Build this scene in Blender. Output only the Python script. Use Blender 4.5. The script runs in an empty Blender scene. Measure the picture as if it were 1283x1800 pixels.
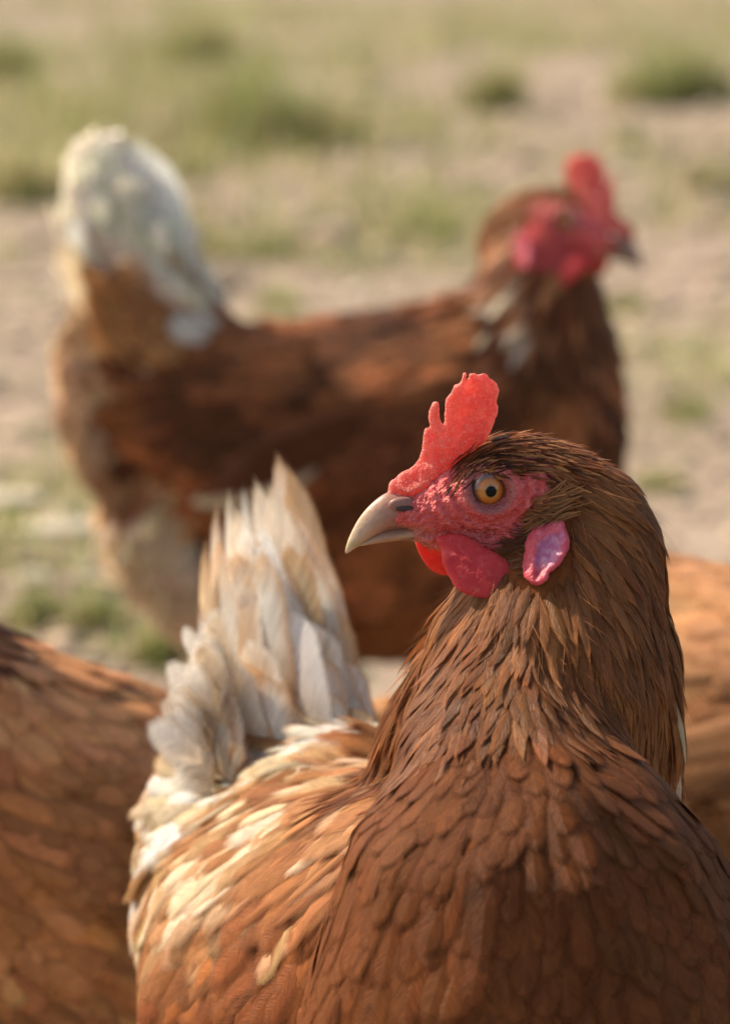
import bpy, bmesh, math, random
import numpy as np
from mathutils import Vector, Matrix, noise
from mathutils.bvhtree import BVHTree
R = math.radians
random.seed(7)
rng = np.random.default_rng(11)
scene = bpy.context.scene
col = scene.collection

# ------------------------------------------------------------------ camera, sky, sun, exposure
CAM_H, PITCH, FPX = 0.60, R(10.0), 5720.0
cam_d = bpy.data.cameras.new('camera')
cam = bpy.data.objects.new('camera', cam_d)
col.objects.link(cam)
cam.location = (0, 0, CAM_H)
cam.rotation_euler = (R(90) - PITCH, 0, 0)
cam_d.sensor_fit = 'HORIZONTAL'
cam_d.sensor_width = 24.0
cam_d.lens = 24.0 * FPX / 1283.0
cam_d.clip_start = 0.05
cam_d.clip_end = 2000
cam_d.dof.use_dof = True
cam_d.dof.focus_distance = 1.083
cam_d.dof.aperture_fstop = 8.5
cam_d.dof.aperture_blades = 0
scene.camera = cam

SUN_DIR = Vector((0.62, -0.36, -0.70)).normalized()      # the way the light travels: from behind, high up, a little left
world = bpy.data.worlds.new('World')
scene.world = world
world.use_nodes = True
wn = world.node_tree.nodes
sky = wn.new('ShaderNodeTexSky')
sky.sky_type = 'NISHITA'
sky.sun_disc = False
sky.sun_elevation = math.asin(-SUN_DIR.z)
sky.sun_rotation = math.atan2(-SUN_DIR.x, -SUN_DIR.y)
sky.dust_density = 2.0
sky.ozone_density = 0.6
world.node_tree.links.new(sky.outputs[0], wn['Background'].inputs[0])
wn['Background'].inputs[1].default_value = 0.15
sun_d = bpy.data.lights.new('sun', 'SUN')
sun_d.energy = 4.8
sun_d.angle = R(0.6)
sun_d.color = (1.0, 0.93, 0.82)
sun = bpy.data.objects.new('sun', sun_d)
sun.rotation_euler = SUN_DIR.to_track_quat('-Z', 'Y').to_euler()
sun.location = (0, 0, 5)
col.objects.link(sun)
scene.view_settings.view_transform = 'Standard'
scene.view_settings.look = 'None'
scene.view_settings.exposure = 0.7
scene.view_settings.use_white_balance = True
scene.view_settings.white_balance_temperature = 7350
scene.view_settings.gamma = 1
scene.cycles.use_denoising = True
scene.cycles.transparent_max_bounces = 12
scene.cycles.max_bounces = 8

SP, CP = math.sin(PITCH), math.cos(PITCH)
def P(px, py, d):
    """photo pixel + distance along the view axis -> point in the place"""
    cx = (px - 641.5) / FPX * d
    cy = -(py - 900.0) / FPX * d
    return Vector((cx, d * CP + cy * SP, CAM_H - d * SP + cy * CP))
def ground_at(px, py, z=0.0):
    a = Vector((0, 0, CAM_H)); v = P(px, py, 1.0) - a
    t = (z - CAM_H) / v.z
    return a + v * t

# ------------------------------------------------------------------ materials
def new_mat(name):
    m = bpy.data.materials.new(name)
    m.use_nodes = True
    nt = m.node_tree
    for n in list(nt.nodes):
        nt.nodes.remove(n)
    out = nt.nodes.new('ShaderNodeOutputMaterial')
    return m, nt, out
def N(nt, t, **kw):
    n = nt.nodes.new(t)
    for k, v in kw.items():
        if k in n.inputs.keys() if isinstance(k, str) else False:
            n.inputs[k].default_value = v
        else:
            setattr(n, k, v)
    return n
def math_n(nt, op, a, b=None):
    n = nt.nodes.new('ShaderNodeMath'); n.operation = op
    for i, x in enumerate((a, b)):
        if x is None: continue
        if isinstance(x, (int, float)): n.inputs[i].default_value = x
        else: nt.links.new(x, n.inputs[i])
    return n.outputs[0]
def mixc(nt, fac, a, b, blend='MIX'):
    n = nt.nodes.new('ShaderNodeMix'); n.data_type = 'RGBA'; n.blend_type = blend
    for s, x in ((n.inputs[0], fac), (n.inputs[6], a), (n.inputs[7], b)):
        if isinstance(x, (int, float)): s.default_value = x
        elif isinstance(x, (tuple, list)): s.default_value = (*x, 1)
        else: nt.links.new(x, s)
    return n.outputs[2]

def feather_material(name, translucent=0.22, fray=0.35, barbs=95.0, sheen=0.0, rough=0.6, spec=0.10, soft=0.55):
    m, nt, out = new_mat(name)
    at = N(nt, 'ShaderNodeAttribute', attribute_name='fuv')
    ac = N(nt, 'ShaderNodeAttribute', attribute_name='fcol')
    sep = nt.nodes.new('ShaderNodeSeparateXYZ'); nt.links.new(at.outputs['Vector'], sep.inputs[0])
    u, v, r = sep.outputs
    au = math_n(nt, 'ABSOLUTE', u)
    barb = math_n(nt, 'SUBTRACT', math_n(nt, 'MULTIPLY', v, 1.0), math_n(nt, 'MULTIPLY', au, 0.30))
    comb = nt.nodes.new('ShaderNodeCombineXYZ')
    nt.links.new(math_n(nt, 'MULTIPLY', barb, barbs), comb.inputs[0])
    nt.links.new(math_n(nt, 'MULTIPLY', u, 1.3), comb.inputs[1])
    nt.links.new(math_n(nt, 'MULTIPLY', r, 37.0), comb.inputs[2])
    nz = N(nt, 'ShaderNodeTexNoise'); nz.inputs['Scale'].default_value = 1.0; nz.inputs['Detail'].default_value = 3.0
    nt.links.new(comb.outputs[0], nz.inputs['Vector'])
    # coarse mottling along the vane
    comb2 = nt.nodes.new('ShaderNodeCombineXYZ')
    nt.links.new(math_n(nt, 'MULTIPLY', barb, 5.0), comb2.inputs[0])
    nt.links.new(math_n(nt, 'MULTIPLY', u, 0.9), comb2.inputs[1])
    nt.links.new(math_n(nt, 'MULTIPLY', r, 91.0), comb2.inputs[2])
    nz2 = N(nt, 'ShaderNodeTexNoise'); nz2.inputs['Scale'].default_value = 1.0; nz2.inputs['Detail'].default_value = 2.0
    nt.links.new(comb2.outputs[0], nz2.inputs['Vector'])
    f1 = math_n(nt, 'ADD', math_n(nt, 'MULTIPLY', nz.outputs[0], 1.5), 0.27)
    f2 = math_n(nt, 'ADD', math_n(nt, 'MULTIPLY', nz2.outputs[0], 0.7), 0.65)
    f = math_n(nt, 'MULTIPLY', f1, f2)
    hsv = nt.nodes.new('ShaderNodeHueSaturation')
    nt.links.new(f, hsv.inputs['Value']); nt.links.new(ac.outputs['Color'], hsv.inputs['Color'])
    # shaft along the middle
    sh = math_n(nt, 'LESS_THAN', au, 0.045)
    colr = mixc(nt, math_n(nt, 'MULTIPLY', sh, 0.03), hsv.outputs[0], (0.55, 0.36, 0.2))
    bs = N(nt, 'ShaderNodeBsdfPrincipled')
    nt.links.new(colr, bs.inputs['Base Color'])
    bs.inputs['Roughness'].default_value = rough
    bs.inputs['Specular IOR Level'].default_value = spec
    bs.inputs['Sheen Weight'].default_value = sheen
    bs.inputs['Sheen Roughness'].default_value = 0.4
    bmp = nt.nodes.new('ShaderNodeBump'); bmp.inputs['Strength'].default_value = 0.7; bmp.inputs['Distance'].default_value = 0.0008
    nt.links.new(nz.outputs[0], bmp.inputs['Height']); nt.links.new(bmp.outputs[0], bs.inputs['Normal'])
    tr = nt.nodes.new('ShaderNodeBsdfTranslucent'); nt.links.new(colr, tr.inputs[0])
    mx = nt.nodes.new('ShaderNodeMixShader'); mx.inputs[0].default_value = translucent
    nt.links.new(bs.outputs[0], mx.inputs[1]); nt.links.new(tr.outputs[0], mx.inputs[2])
    # frayed vane edge: barbs end unevenly
    tipd = math_n(nt, 'MAXIMUM', math_n(nt, 'DIVIDE', math_n(nt, 'SUBTRACT', v, 0.70), 0.30), 0.0)
    edge = math_n(nt, 'SQRT', math_n(nt, 'ADD', math_n(nt, 'MULTIPLY', au, au), math_n(nt, 'MULTIPLY', tipd, tipd)))
    lim = math_n(nt, 'SUBTRACT', 1.18, math_n(nt, 'MULTIPLY', nz.outputs[0], fray * 1.5))
    alpha = nt.nodes.new('ShaderNodeClamp'); nt.links.new(math_n(nt, 'DIVIDE', math_n(nt, 'SUBTRACT', lim, edge), soft), alpha.inputs[0]); alpha = alpha.outputs[0]
    tp = nt.nodes.new('ShaderNodeBsdfTransparent')
    mx2 = nt.nodes.new('ShaderNodeMixShader')
    nt.links.new(alpha, mx2.inputs[0]); nt.links.new(tp.outputs[0], mx2.inputs[1]); nt.links.new(mx.outputs[0], mx2.inputs[2])
    nt.links.new(mx2.outputs[0], out.inputs[0])
    return m

def skin_material(name, base, dark, light, subs=0.35, scale=900.0, bump=0.5, rough=0.42, attr=None, ramp=(0.35, 0.7), thru=0.0, bdist=0.0006, radius=(0.006, 0.0012, 0.001)):
    m, nt, out = new_mat(name)
    tc = nt.nodes.new('ShaderNodeTexCoord')
    vo = N(nt, 'ShaderNodeTexVoronoi'); vo.inputs['Scale'].default_value = scale
    n1 = N(nt, 'ShaderNodeTexNoise'); n1.inputs['Scale'].default_value = scale * 0.12; n1.inputs['Detail'].default_value = 5
    n2 = N(nt, 'ShaderNodeTexNoise'); n2.inputs['Scale'].default_value = scale * 0.5; n2.inputs['Detail'].default_value = 3
    # warp so that the papillae do not sit on a grid
    wv = mixc(nt, 0.004, tc.outputs['Object'], n1.outputs['Color'])
    nt.links.new(wv, vo.inputs['Vector'])
    for t in (n1, n2): nt.links.new(tc.outputs['Object'], t.inputs['Vector'])
    mr = nt.nodes.new('ShaderNodeMapRange'); mr.inputs[1].default_value = ramp[0]; mr.inputs[2].default_value = ramp[1]
    nt.links.new(n1.outputs[0], mr.inputs[0])
    c = mixc(nt, mr.outputs[0], dark, base)
    mr2 = nt.nodes.new('ShaderNodeMapRange'); mr2.inputs[1].default_value = 0.5; mr2.inputs[2].default_value = 0.8
    nt.links.new(n2.outputs[0], mr2.inputs[0])
    c = mixc(nt, math_n(nt, 'MULTIPLY', mr2.outputs[0], 0.6), c, light)
    if attr:
        a = N(nt, 'ShaderNodeAttribute', attribute_name=attr)
        c = mixc(nt, a.outputs['Alpha'], c, a.outputs['Color'])
    bs = N(nt, 'ShaderNodeBsdfPrincipled')
    nt.links.new(c, bs.inputs['Base Color'])
    bs.inputs['Roughness'].default_value = rough
    bs.inputs['Specular IOR Level'].default_value = 0.3
    bs.inputs['Subsurface Weight'].default_value = subs
    bs.inputs['Subsurface Radius'].default_value = radius
    bs.inputs['Subsurface Scale'].default_value = 1.0
    hgt = math_n(nt, 'ADD', math_n(nt, 'MULTIPLY', vo.outputs['Distance'], -0.8), n2.outputs[0])
    bmp = nt.nodes.new('ShaderNodeBump'); bmp.inputs['Strength'].default_value = bump; bmp.inputs['Distance'].default_value = bdist
    nt.links.new(hgt, bmp.inputs['Height']); nt.links.new(bmp.outputs[0], bs.inputs['Normal'])
    if thru:
        tr = nt.nodes.new('ShaderNodeBsdfTranslucent'); nt.links.new(c, tr.inputs[0]); nt.links.new(bmp.outputs[0], tr.inputs['Normal'])
        mx = nt.nodes.new('ShaderNodeMixShader'); mx.inputs[0].default_value = thru
        nt.links.new(bs.outputs[0], mx.inputs[1]); nt.links.new(tr.outputs[0], mx.inputs[2]); nt.links.new(mx.outputs[0], out.inputs[0])
    else:
        nt.links.new(bs.outputs[0], out.inputs[0])
    return m

def attr_material(name, attr='fcol', rough=0.6, translucent=0.0, noise_scale=60.0, noise_amt=0.4, bump=0.0, spec=0.3):
    m, nt, out = new_mat(name)
    ac = N(nt, 'ShaderNodeAttribute', attribute_name=attr)
    tc = nt.nodes.new('ShaderNodeTexCoord')
    nz = N(nt, 'ShaderNodeTexNoise'); nz.inputs['Scale'].default_value = noise_scale; nz.inputs['Detail'].default_value = 5
    nt.links.new(tc.outputs['Object'], nz.inputs['Vector'])
    hsv = nt.nodes.new('ShaderNodeHueSaturation')
    nt.links.new(math_n(nt, 'ADD', math_n(nt, 'MULTIPLY', nz.outputs[0], noise_amt * 2), 1 - noise_amt), hsv.inputs['Value'])
    nt.links.new(ac.outputs['Color'], hsv.inputs['Color'])
    bs = N(nt, 'ShaderNodeBsdfPrincipled')
    nt.links.new(hsv.outputs[0], bs.inputs['Base Color'])
    bs.inputs['Roughness'].default_value = rough
    bs.inputs['Specular IOR Level'].default_value = spec
    if bump:
        bmp = nt.nodes.new('ShaderNodeBump'); bmp.inputs['Strength'].default_value = bump; bmp.inputs['Distance'].default_value = 0.004
        nt.links.new(nz.outputs[0], bmp.inputs['Height']); nt.links.new(bmp.outputs[0], bs.inputs['Normal'])
    if translucent:
        tr = nt.nodes.new('ShaderNodeBsdfTranslucent'); nt.links.new(hsv.outputs[0], tr.inputs[0])
        mx = nt.nodes.new('ShaderNodeMixShader'); mx.inputs[0].default_value = translucent
        nt.links.new(bs.outputs[0], mx.inputs[1]); nt.links.new(tr.outputs[0], mx.inputs[2])
        nt.links.new(mx.outputs[0], out.inputs[0])
    else:
        nt.links.new(bs.outputs[0], out.inputs[0])
    return m

def ground_material():
    m, nt, out = new_mat('dry_soil')
    tc = nt.nodes.new('ShaderNodeTexCoord')
    def nz(scale, detail=6, rough=0.6):
        n = N(nt, 'ShaderNodeTexNoise'); n.inputs['Scale'].default_value = scale
        n.inputs['Detail'].default_value = detail; n.inputs['Roughness'].default_value = rough
        nt.links.new(tc.outputs['Object'], n.inputs['Vector']); return n.outputs[0]
    def rmp(x, lo, hi):
        mr = nt.nodes.new('ShaderNodeMapRange'); mr.inputs[1].default_value = lo; mr.inputs[2].default_value = hi
        nt.links.new(x, mr.inputs[0]); return mr.outputs[0]
    a, b, c, d = nz(0.9), nz(6.0), nz(38.0), nz(2.2)
    k = mixc(nt, rmp(b, 0.35, 0.68), (0.155, 0.112, 0.082), (0.30, 0.228, 0.168))
    k = mixc(nt, math_n(nt, 'MULTIPLY', rmp(c, 0.48, 0.7), 0.55), k, (0.42, 0.335, 0.26))
    k = mixc(nt, math_n(nt, 'MULTIPLY', rmp(d, 0.52, 0.68), 0.35), k, (0.24, 0.225, 0.10))
    k = mixc(nt, math_n(nt, 'MULTIPLY', rmp(a, 0.50, 0.68), 0.5), k, (0.30, 0.225, 0.175))
    bs = N(nt, 'ShaderNodeBsdfPrincipled'); nt.links.new(k, bs.inputs['Base Color'])
    bs.inputs['Roughness'].default_value = 0.95; bs.inputs['Specular IOR Level'].default_value = 0.1
    bmp = nt.nodes.new('ShaderNodeBump'); bmp.inputs['Strength'].default_value = 0.8; bmp.inputs['Distance'].default_value = 0.012
    nt.links.new(math_n(nt, 'ADD', b, math_n(nt, 'MULTIPLY', c, 0.4)), bmp.inputs['Height']); nt.links.new(bmp.outputs[0], bs.inputs['Normal'])
    nt.links.new(bs.outputs[0], out.inputs[0])
    return m

MAT = {}
MAT['feather'] = feather_material('vaned_feather')
MAT['breast'] = feather_material('breast_feather', translucent=0.15, fray=0.30, barbs=64.0, rough=0.55, spec=0.08, soft=0.46)
MAT['hackle'] = feather_material('hackle_feather', translucent=0.3, fray=0.3, barbs=30.0, rough=0.42, spec=0.14, soft=0.32)
MAT['tail'] = feather_material('pale_tail_feather', translucent=0.55, fray=0.26, soft=0.16, barbs=60.0, sheen=0.0, rough=0.5)
MAT['down'] = attr_material('down_underlay', rough=0.9, noise_scale=300, noise_amt=0.5, bump=0.3, spec=0.1)
MAT['fluff'] = feather_material('loose_pale_feather', translucent=0.58, fray=0.34, soft=0.5, barbs=40.0)
MAT['face'] = skin_material('bare_red_face', (0.68, 0.12, 0.115), (0.52, 0.07, 0.07), (0.78, 0.30, 0.27), attr='fcol', scale=900, bump=0.9, bdist=0.0010, rough=0.58)
MAT['comb'] = skin_material('red_comb', (0.83, 0.22, 0.175), (0.77, 0.14, 0.11), (0.87, 0.50, 0.44), subs=0.4, thru=0.5, scale=1500, bump=0.9, rough=0.45, attr='fcol')
MAT['wattle'] = skin_material('red_wattle', (0.70, 0.065, 0.065), (0.60, 0.045, 0.05), (0.76, 0.15, 0.14), subs=0.4, thru=0.3, scale=900, bump=0.28, rough=0.6, attr='fcol')
MAT['lobe'] = skin_material('ear_lobe_skin', (0.60, 0.09, 0.11), (0.48, 0.06, 0.08), (0.62, 0.2, 0.26), attr='fcol', scale=800, bump=0.6, rough=0.52)
MAT['horn'] = attr_material('beak_horn', rough=0.42, noise_scale=420, noise_amt=0.25, bump=0.08, spec=0.3)
MAT['leg'] = attr_material('leg_scale', rough=0.5, noise_scale=400, noise_amt=0.3, bump=0.3)
MAT['blade'] = attr_material('grass_blade', rough=0.55, translucent=0.35, noise_scale=14, noise_amt=0.2)
MAT['soil'] = ground_material()
MAT['stone'] = attr_material('pale_stone', rough=0.9, noise_scale=25, noise_amt=0.35, bump=0.4, spec=0.15)
def plain(name, c, rough, spec=0.5, coat=0.0):
    m, nt, out = new_mat(name)
    bs = N(nt, 'ShaderNodeBsdfPrincipled'); bs.inputs['Base Color'].default_value = (*c, 1)
    bs.inputs['Roughness'].default_value = rough; bs.inputs['Specular IOR Level'].default_value = spec
    bs.inputs['Coat Weight'].default_value = coat; bs.inputs['Coat Roughness'].default_value = 0.02
    nt.links.new(bs.outputs[0], out.inputs[0]); return m
MAT['pupil'] = plain('pupil_black', (0.003, 0.003, 0.003), 0.3, 0.15, 0.0)
MAT['nostril'] = plain('nostril_dark', (0.05, 0.03, 0.028), 0.6, 0.3)
def iris_material():
    m, nt, out = new_mat('amber_iris')
    tc = nt.nodes.new('ShaderNodeTexCoord')
    ln = nt.nodes.new('ShaderNodeVectorMath'); ln.operation = 'LENGTH'
    mp = nt.nodes.new('ShaderNodeMapping'); mp.inputs['Scale'].default_value = (1, 0, 1)
    nt.links.new(tc.outputs['Object'], mp.inputs[0]); nt.links.new(mp.outputs[0], ln.inputs[0])
    nz = N(nt, 'ShaderNodeTexNoise'); nz.inputs['Scale'].default_value = 1500; nz.inputs['Detail'].default_value = 4
    nt.links.new(tc.outputs['Object'], nz.inputs['Vector'])
    rad = math_n(nt, 'ADD', math_n(nt, 'MULTIPLY', ln.outputs['Value'], 228.0), math_n(nt, 'MULTIPLY', nz.outputs[0], 0.16))
    cr = nt.nodes.new('ShaderNodeValToRGB')
    e = cr.color_ramp.elements
    e[0].position = 0.36; e[0].color = (0.12, 0.05, 0.012, 1)
    e[1].position = 1.0; e[1].color = (0.03, 0.024, 0.024, 1)
    for p, c in ((0.46, (0.42, 0.17, 0.025, 1)), (0.68, (0.46, 0.135, 0.015, 1)), (0.82, (0.20, 0.06, 0.012, 1)), (0.92, (0.07, 0.05, 0.05, 1))):
        k = e.new(p); k.color = c
    nt.links.new(math_n(nt, 'DIVIDE', rad, 1.35), cr.inputs[0])
    bs = N(nt, 'ShaderNodeBsdfPrincipled'); nt.links.new(cr.outputs[0], bs.inputs['Base Color'])
    bs.inputs['Roughness'].default_value = 0.25; bs.inputs['Coat Weight'].default_value = 0.6; bs.inputs['Coat Roughness'].default_value = 0.02
    nt.links.new(bs.outputs[0], out.inputs[0]); return m
MAT['iris'] = iris_material()

# ------------------------------------------------------------------ mesh helpers
def mesh_obj(name, verts, faces, mat, parent=None, smooth=True, colors=None, fuv=None):
    me = bpy.data.meshes.new(name)
    verts = np.asarray(verts, dtype=np.float32)
    if isinstance(faces, np.ndarray):
        n, k = faces.shape
        me.vertices.add(len(verts)); me.vertices.foreach_set('co', verts.ravel())
        me.loops.add(n * k); me.loops.foreach_set('vertex_index', faces.astype(np.int32).ravel())
        me.polygons.add(n); me.polygons.foreach_set('loop_start', np.arange(0, n * k, k, dtype=np.int32))
        me.update(calc_edges=True)
    else:
        me.from_pydata([tuple(map(float, v)) for v in verts], [], faces)
    if smooth:
        me.polygons.foreach_set('use_smooth', np.ones(len(me.polygons), dtype=bool))
    if colors is not None:
        a = me.attributes.new('fcol', 'FLOAT_COLOR', 'POINT')
        c = np.asarray(colors, dtype=np.float32)
        if c.shape[1] == 3: c = np.hstack([c, np.ones((len(c), 1), np.float32)])
        a.data.foreach_set('color', c.ravel())
    if fuv is not None:
        a = me.attributes.new('fuv', 'FLOAT_VECTOR', 'POINT')
        a.data.foreach_set('vector', np.asarray(fuv, dtype=np.float32).ravel())
    me.materials.append(mat)
    o = bpy.data.objects.new(name, me)
    col.objects.link(o)
    if parent is not None: o.parent = parent
    return o

def ico(sub=3):
    bm = bmesh.new(); bmesh.ops.create_icosphere(bm, subdivisions=sub, radius=1.0)
    v = np.array([x.co[:] for x in bm.verts]); f = np.array([[q.index for q in p.verts] for p in bm.faces]); bm.free()
    return v, f
ICO2, ICO3 = ico(2), ico(3)

def remesh(verts, faces, voxel, smooth_it=4, smooth_f=0.5):
    """one continuous skin round a pile of overlapping closed shapes"""
    me = bpy.data.meshes.new('tmp'); me.from_pydata([tuple(map(float, v)) for v in verts], [], [tuple(int(i) for i in f) for f in faces])
    o = bpy.data.objects.new('tmp', me); col.objects.link(o)
    md = o.modifiers.new('r', 'REMESH'); md.mode = 'VOXEL'; md.voxel_size = voxel; md.use_smooth_shade = True
    if smooth_it:
        sm = o.modifiers.new('s', 'SMOOTH'); sm.factor = smooth_f; sm.iterations = smooth_it
    dg = bpy.context.evaluated_depsgraph_get(); dg.update()
    ev = o.evaluated_get(dg); m2 = ev.to_mesh()
    v = np.empty(len(m2.vertices) * 3); m2.vertices.foreach_get('co', v); v = v.reshape(-1, 3)
    f = [tuple(p.vertices) for p in m2.polygons]
    ev.to_mesh_clear(); bpy.data.objects.remove(o); bpy.data.meshes.remove(me)
    f4 = np.array([x if len(x) == 4 else (x[0], x[1], x[2], x[2]) for x in f], dtype=np.int64)
    return v, f4
def vnormals(v, f):
    a = v[f[:, 0]]; n = np.cross(v[f[:, 2]] - a, v[f[:, 3]] - v[f[:, 1]])
    out = np.zeros_like(v)
    for k in range(4): np.add.at(out, f[:, k], n)
    return out / (np.linalg.norm(out, axis=1, keepdims=True) + 1e-12)

def sweep(chain, step=0.35):
    """chain: [(Vector, r or (rx,ry,rz))]: overlapping ellipsoids along the chain"""
    out = []
    for i in range(len(chain) - 1):
        (a, ra), (b, rb) = chain[i], chain[i + 1]
        ra = np.array(ra if not np.isscalar(ra) else (ra,) * 3, float); rb = np.array(rb if not np.isscalar(rb) else (rb,) * 3, float)
        n = max(2, int((b - a).length / (min(ra.min(), rb.min()) * step + 1e-6)) + 1)
        for k in range(n + (i == len(chain) - 2)):
            t = k / n
            out.append((np.array(a.lerp(b, t)), ra * (1 - t) + rb * t))
    if len(chain) == 1: out.append((np.array(chain[0][0]), np.array(chain[0][1] if not np.isscalar(chain[0][1]) else (chain[0][1],) * 3, float)))
    return out
def balls_mesh(balls, base=ICO3):
    V, F, n = [], [], 0
    for c, r in balls:
        V.append(base[0] * r + c); F.append(base[1] + n); n += len(base[0])
    return np.vstack(V), np.vstack(F)

def sstep(x, a, b):
    t = np.clip((x - a) / (b - a), 0, 1); return t * t * (3 - 2 * t)
def nz3(p, s, off=0.0):
    return np.array([noise.noise(Vector((q[0] * s + off, q[1] * s, q[2] * s))) for q in p])

# ------------------------------------------------------------------ feathers
TS = np.array([0, 0.14, 0.32, 0.52, 0.72, 0.88, 1.0])
K = len(TS)
def prof_round(t):
    w = np.minimum(1, (t / 0.3) ** 0.7) * (0.85 + 0.15 * np.minimum(t / 0.6, 1))
    return w * np.sqrt(np.clip(1 - (np.clip(t - 0.65, 0, 1) / 0.37) ** 2.6, 0.0, 1))
def prof_hackle(t):
    return np.minimum(1, (t / 0.25) ** 0.6) * np.clip(1 - (np.clip(t - 0.3, 0, 1) / 0.71) ** 1.5, 0, 1)
def prof_flight(t):
    return np.minimum(1, (t / 0.25) ** 0.5) * np.sqrt(np.clip(1 - (np.clip(t - 0.72, 0, 1) / 0.29) ** 2, 0, 1))
def prof_hair(t):
    return np.clip(1.05 - t, 0, 1)
PROF = {'round': prof_round, 'hackle': prof_hackle, 'flight': prof_flight, 'hair': prof_hair}

def make_vanes(ribs, nrm, W, kind, c0, c1, ce, camber=0.25, cols=5, jag=0.07):
    """ribs (N,K,3), nrm (N,K,3), W (N,), colours root / main / edge (N,3) -> verts, faces, colors, fuv, verts per feather"""
    n = len(ribs)
    tan = np.gradient(ribs, axis=1); tan /= np.linalg.norm(tan, axis=2, keepdims=True) + 1e-9
    side = np.cross(nrm, tan); side /= np.linalg.norm(side, axis=2, keepdims=True) + 1e-9
    nn = np.cross(tan, side)
    prof = PROF[kind](TS)
    us = np.linspace(-1, 1, cols)
    w = W[:, None] * prof[None, :]
    jit = 1 + rng.normal(0, jag, (n, K, cols)) * (np.abs(us) > 0.9)
    off = us[None, None, :] * w[:, :, None] * jit
    v = ribs[:, :, None, :] + side[:, :, None, :] * off[..., None] - nn[:, :, None, :] * (camber * (us ** 2)[None, None, :] * w[:, :, None])[..., None]
    au = np.abs(us)[None, None, :] * np.ones((n, K, 1))
    tt = TS[None, :, None] * np.ones((n, 1, cols))
    ew = np.clip(np.maximum(au ** 3, np.clip((tt - 0.72) / 0.28, 0, 1)), 0, 1)[..., None]
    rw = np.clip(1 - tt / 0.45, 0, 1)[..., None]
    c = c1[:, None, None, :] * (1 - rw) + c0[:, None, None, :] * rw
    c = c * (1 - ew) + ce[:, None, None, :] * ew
    rn = rng.random(n)
    fuv = np.stack([us[None, None, :] * np.ones((n, K, 1)), tt, rn[:, None, None] * np.ones((n, K, cols))], axis=-1)
    idx = np.arange(K * cols).reshape(K, cols)
    q = np.stack([idx[:-1, :-1], idx[:-1, 1:], idx[1:, 1:], idx[1:, :-1]], axis=-1).reshape(-1, 4)
    f = (q[None] + (np.arange(n) * K * cols)[:, None, None]).reshape(-1, 4)
    return v.reshape(-1, 3), f, c.reshape(-1, 3), fuv.reshape(-1, 3), K * cols

class Surf:
    def __init__(s, v, f):
        s.v, s.f = v, f
        s.n = vnormals(v, f)
        s.bvh = BVHTree.FromPolygons([tuple(x) for x in v], [tuple(dict.fromkeys(map(int, q))) for q in f])
        a, b, c, d = (v[f[:, k]] for k in range(4))
        s.area = 0.5 * np.linalg.norm(np.cross(c - a, d - b), axis=1)
    def sample(s, n):
        i = rng.choice(len(s.f), n, p=s.area / s.area.sum())
        w = rng.dirichlet((1, 1, 1, 1), n)
        q = s.f[i]
        p = sum(s.v[q[:, k]] * w[:, k:k + 1] for k in range(4))
        nn = sum(s.n[q[:, k]] * w[:, k:k + 1] for k in range(4))
        return p, nn / (np.linalg.norm(nn, axis=1, keepdims=True) + 1e-9)

def thin(p, rad):
    """greedy dart throwing with a radius for each point"""
    cell = float(rad.max()); grid = {}; keep = []
    order = rng.permutation(len(p))
    for i in order:
        q = p[i]; k = (int(q[0] // cell), int(q[1] // cell), int(q[2] // cell)); r2 = rad[i] ** 2; ok = True
        for dx in (-1, 0, 1):
            for dy in (-1, 0, 1):
                for dz in (-1, 0, 1):
                    for j in grid.get((k[0] + dx, k[1] + dy, k[2] + dz), ()):
                        e = p[j] - q
                        if e[0] * e[0] + e[1] * e[1] + e[2] * e[2] < r2: ok = False; break
                    if not ok: break
                if not ok: break
            if not ok: break
        if ok:
            grid.setdefault(k, []).append(i); keep.append(i)
    return np.array(keep, dtype=int)

def flow(p, ctrl, power=3.0):
    c = np.array([x[0] for x in ctrl]); d = np.array([x[1] for x in ctrl], float)
    d = d / np.linalg.norm(d, axis=1, keepdims=True)
    out = np.zeros_like(p)
    for i in range(0, len(p), 4000):
        q = p[i:i + 4000]
        w = 1.0 / (np.linalg.norm(q[:, None] - c[None], axis=2) ** power + 1e-9)
        out[i:i + 4000] = (w[..., None] * d[None]).sum(1)
    return out / (np.linalg.norm(out, axis=1, keepdims=True) + 1e-12)

def march(surf, p, n, d, L, h0, h1, cling, bend=None):
    """lay a rib from each root along the skin; returns ribs and normals (N,K,3)"""
    N_ = len(p); ribs = np.zeros((N_, K, 3)); nr = np.zeros((N_, K, 3))
    find = surf.bvh.find_nearest
    for i in range(N_):
        nn = Vector(n[i]); dd = Vector(d[i]); dd = (dd - nn * dd.dot(nn))
        if dd.length < 1e-6: dd = nn.orthogonal()
        dd.normalize()
        cur = Vector(p[i]) + nn * h0[i]
        ribs[i, 0] = cur; nr[i, 0] = nn
        for k in range(1, K):
            st = (TS[k] - TS[k - 1]) * L[i]; hh = h0[i] + (h1[i] - h0[i]) * TS[k]
            nxt = cur + dd * st
            q, qn, _, _ = find(nxt)
            if q is None: q, qn = nxt, nn
            s = (nxt - q).dot(qn)
            if s > 0: s = (nxt - q).length
            tgt = max(hh, s * (1 - cling) + hh * cling) if s > hh else hh
            if s > 0 and s > 1e-6: new = q + (nxt - q) / s * tgt
            else: new = q + qn * tgt
            nn = (nn * 0.5 + qn * 0.5).normalized()
            mv = new - cur
            if mv.length > 1e-7: dd = mv.normalized()
            nn = (nn - dd * nn.dot(dd)); nn = nn.normalized() if nn.length > 1e-6 else qn
            cur = new
            ribs[i, k] = cur; nr[i, k] = nn
    return ribs, nr

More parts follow.
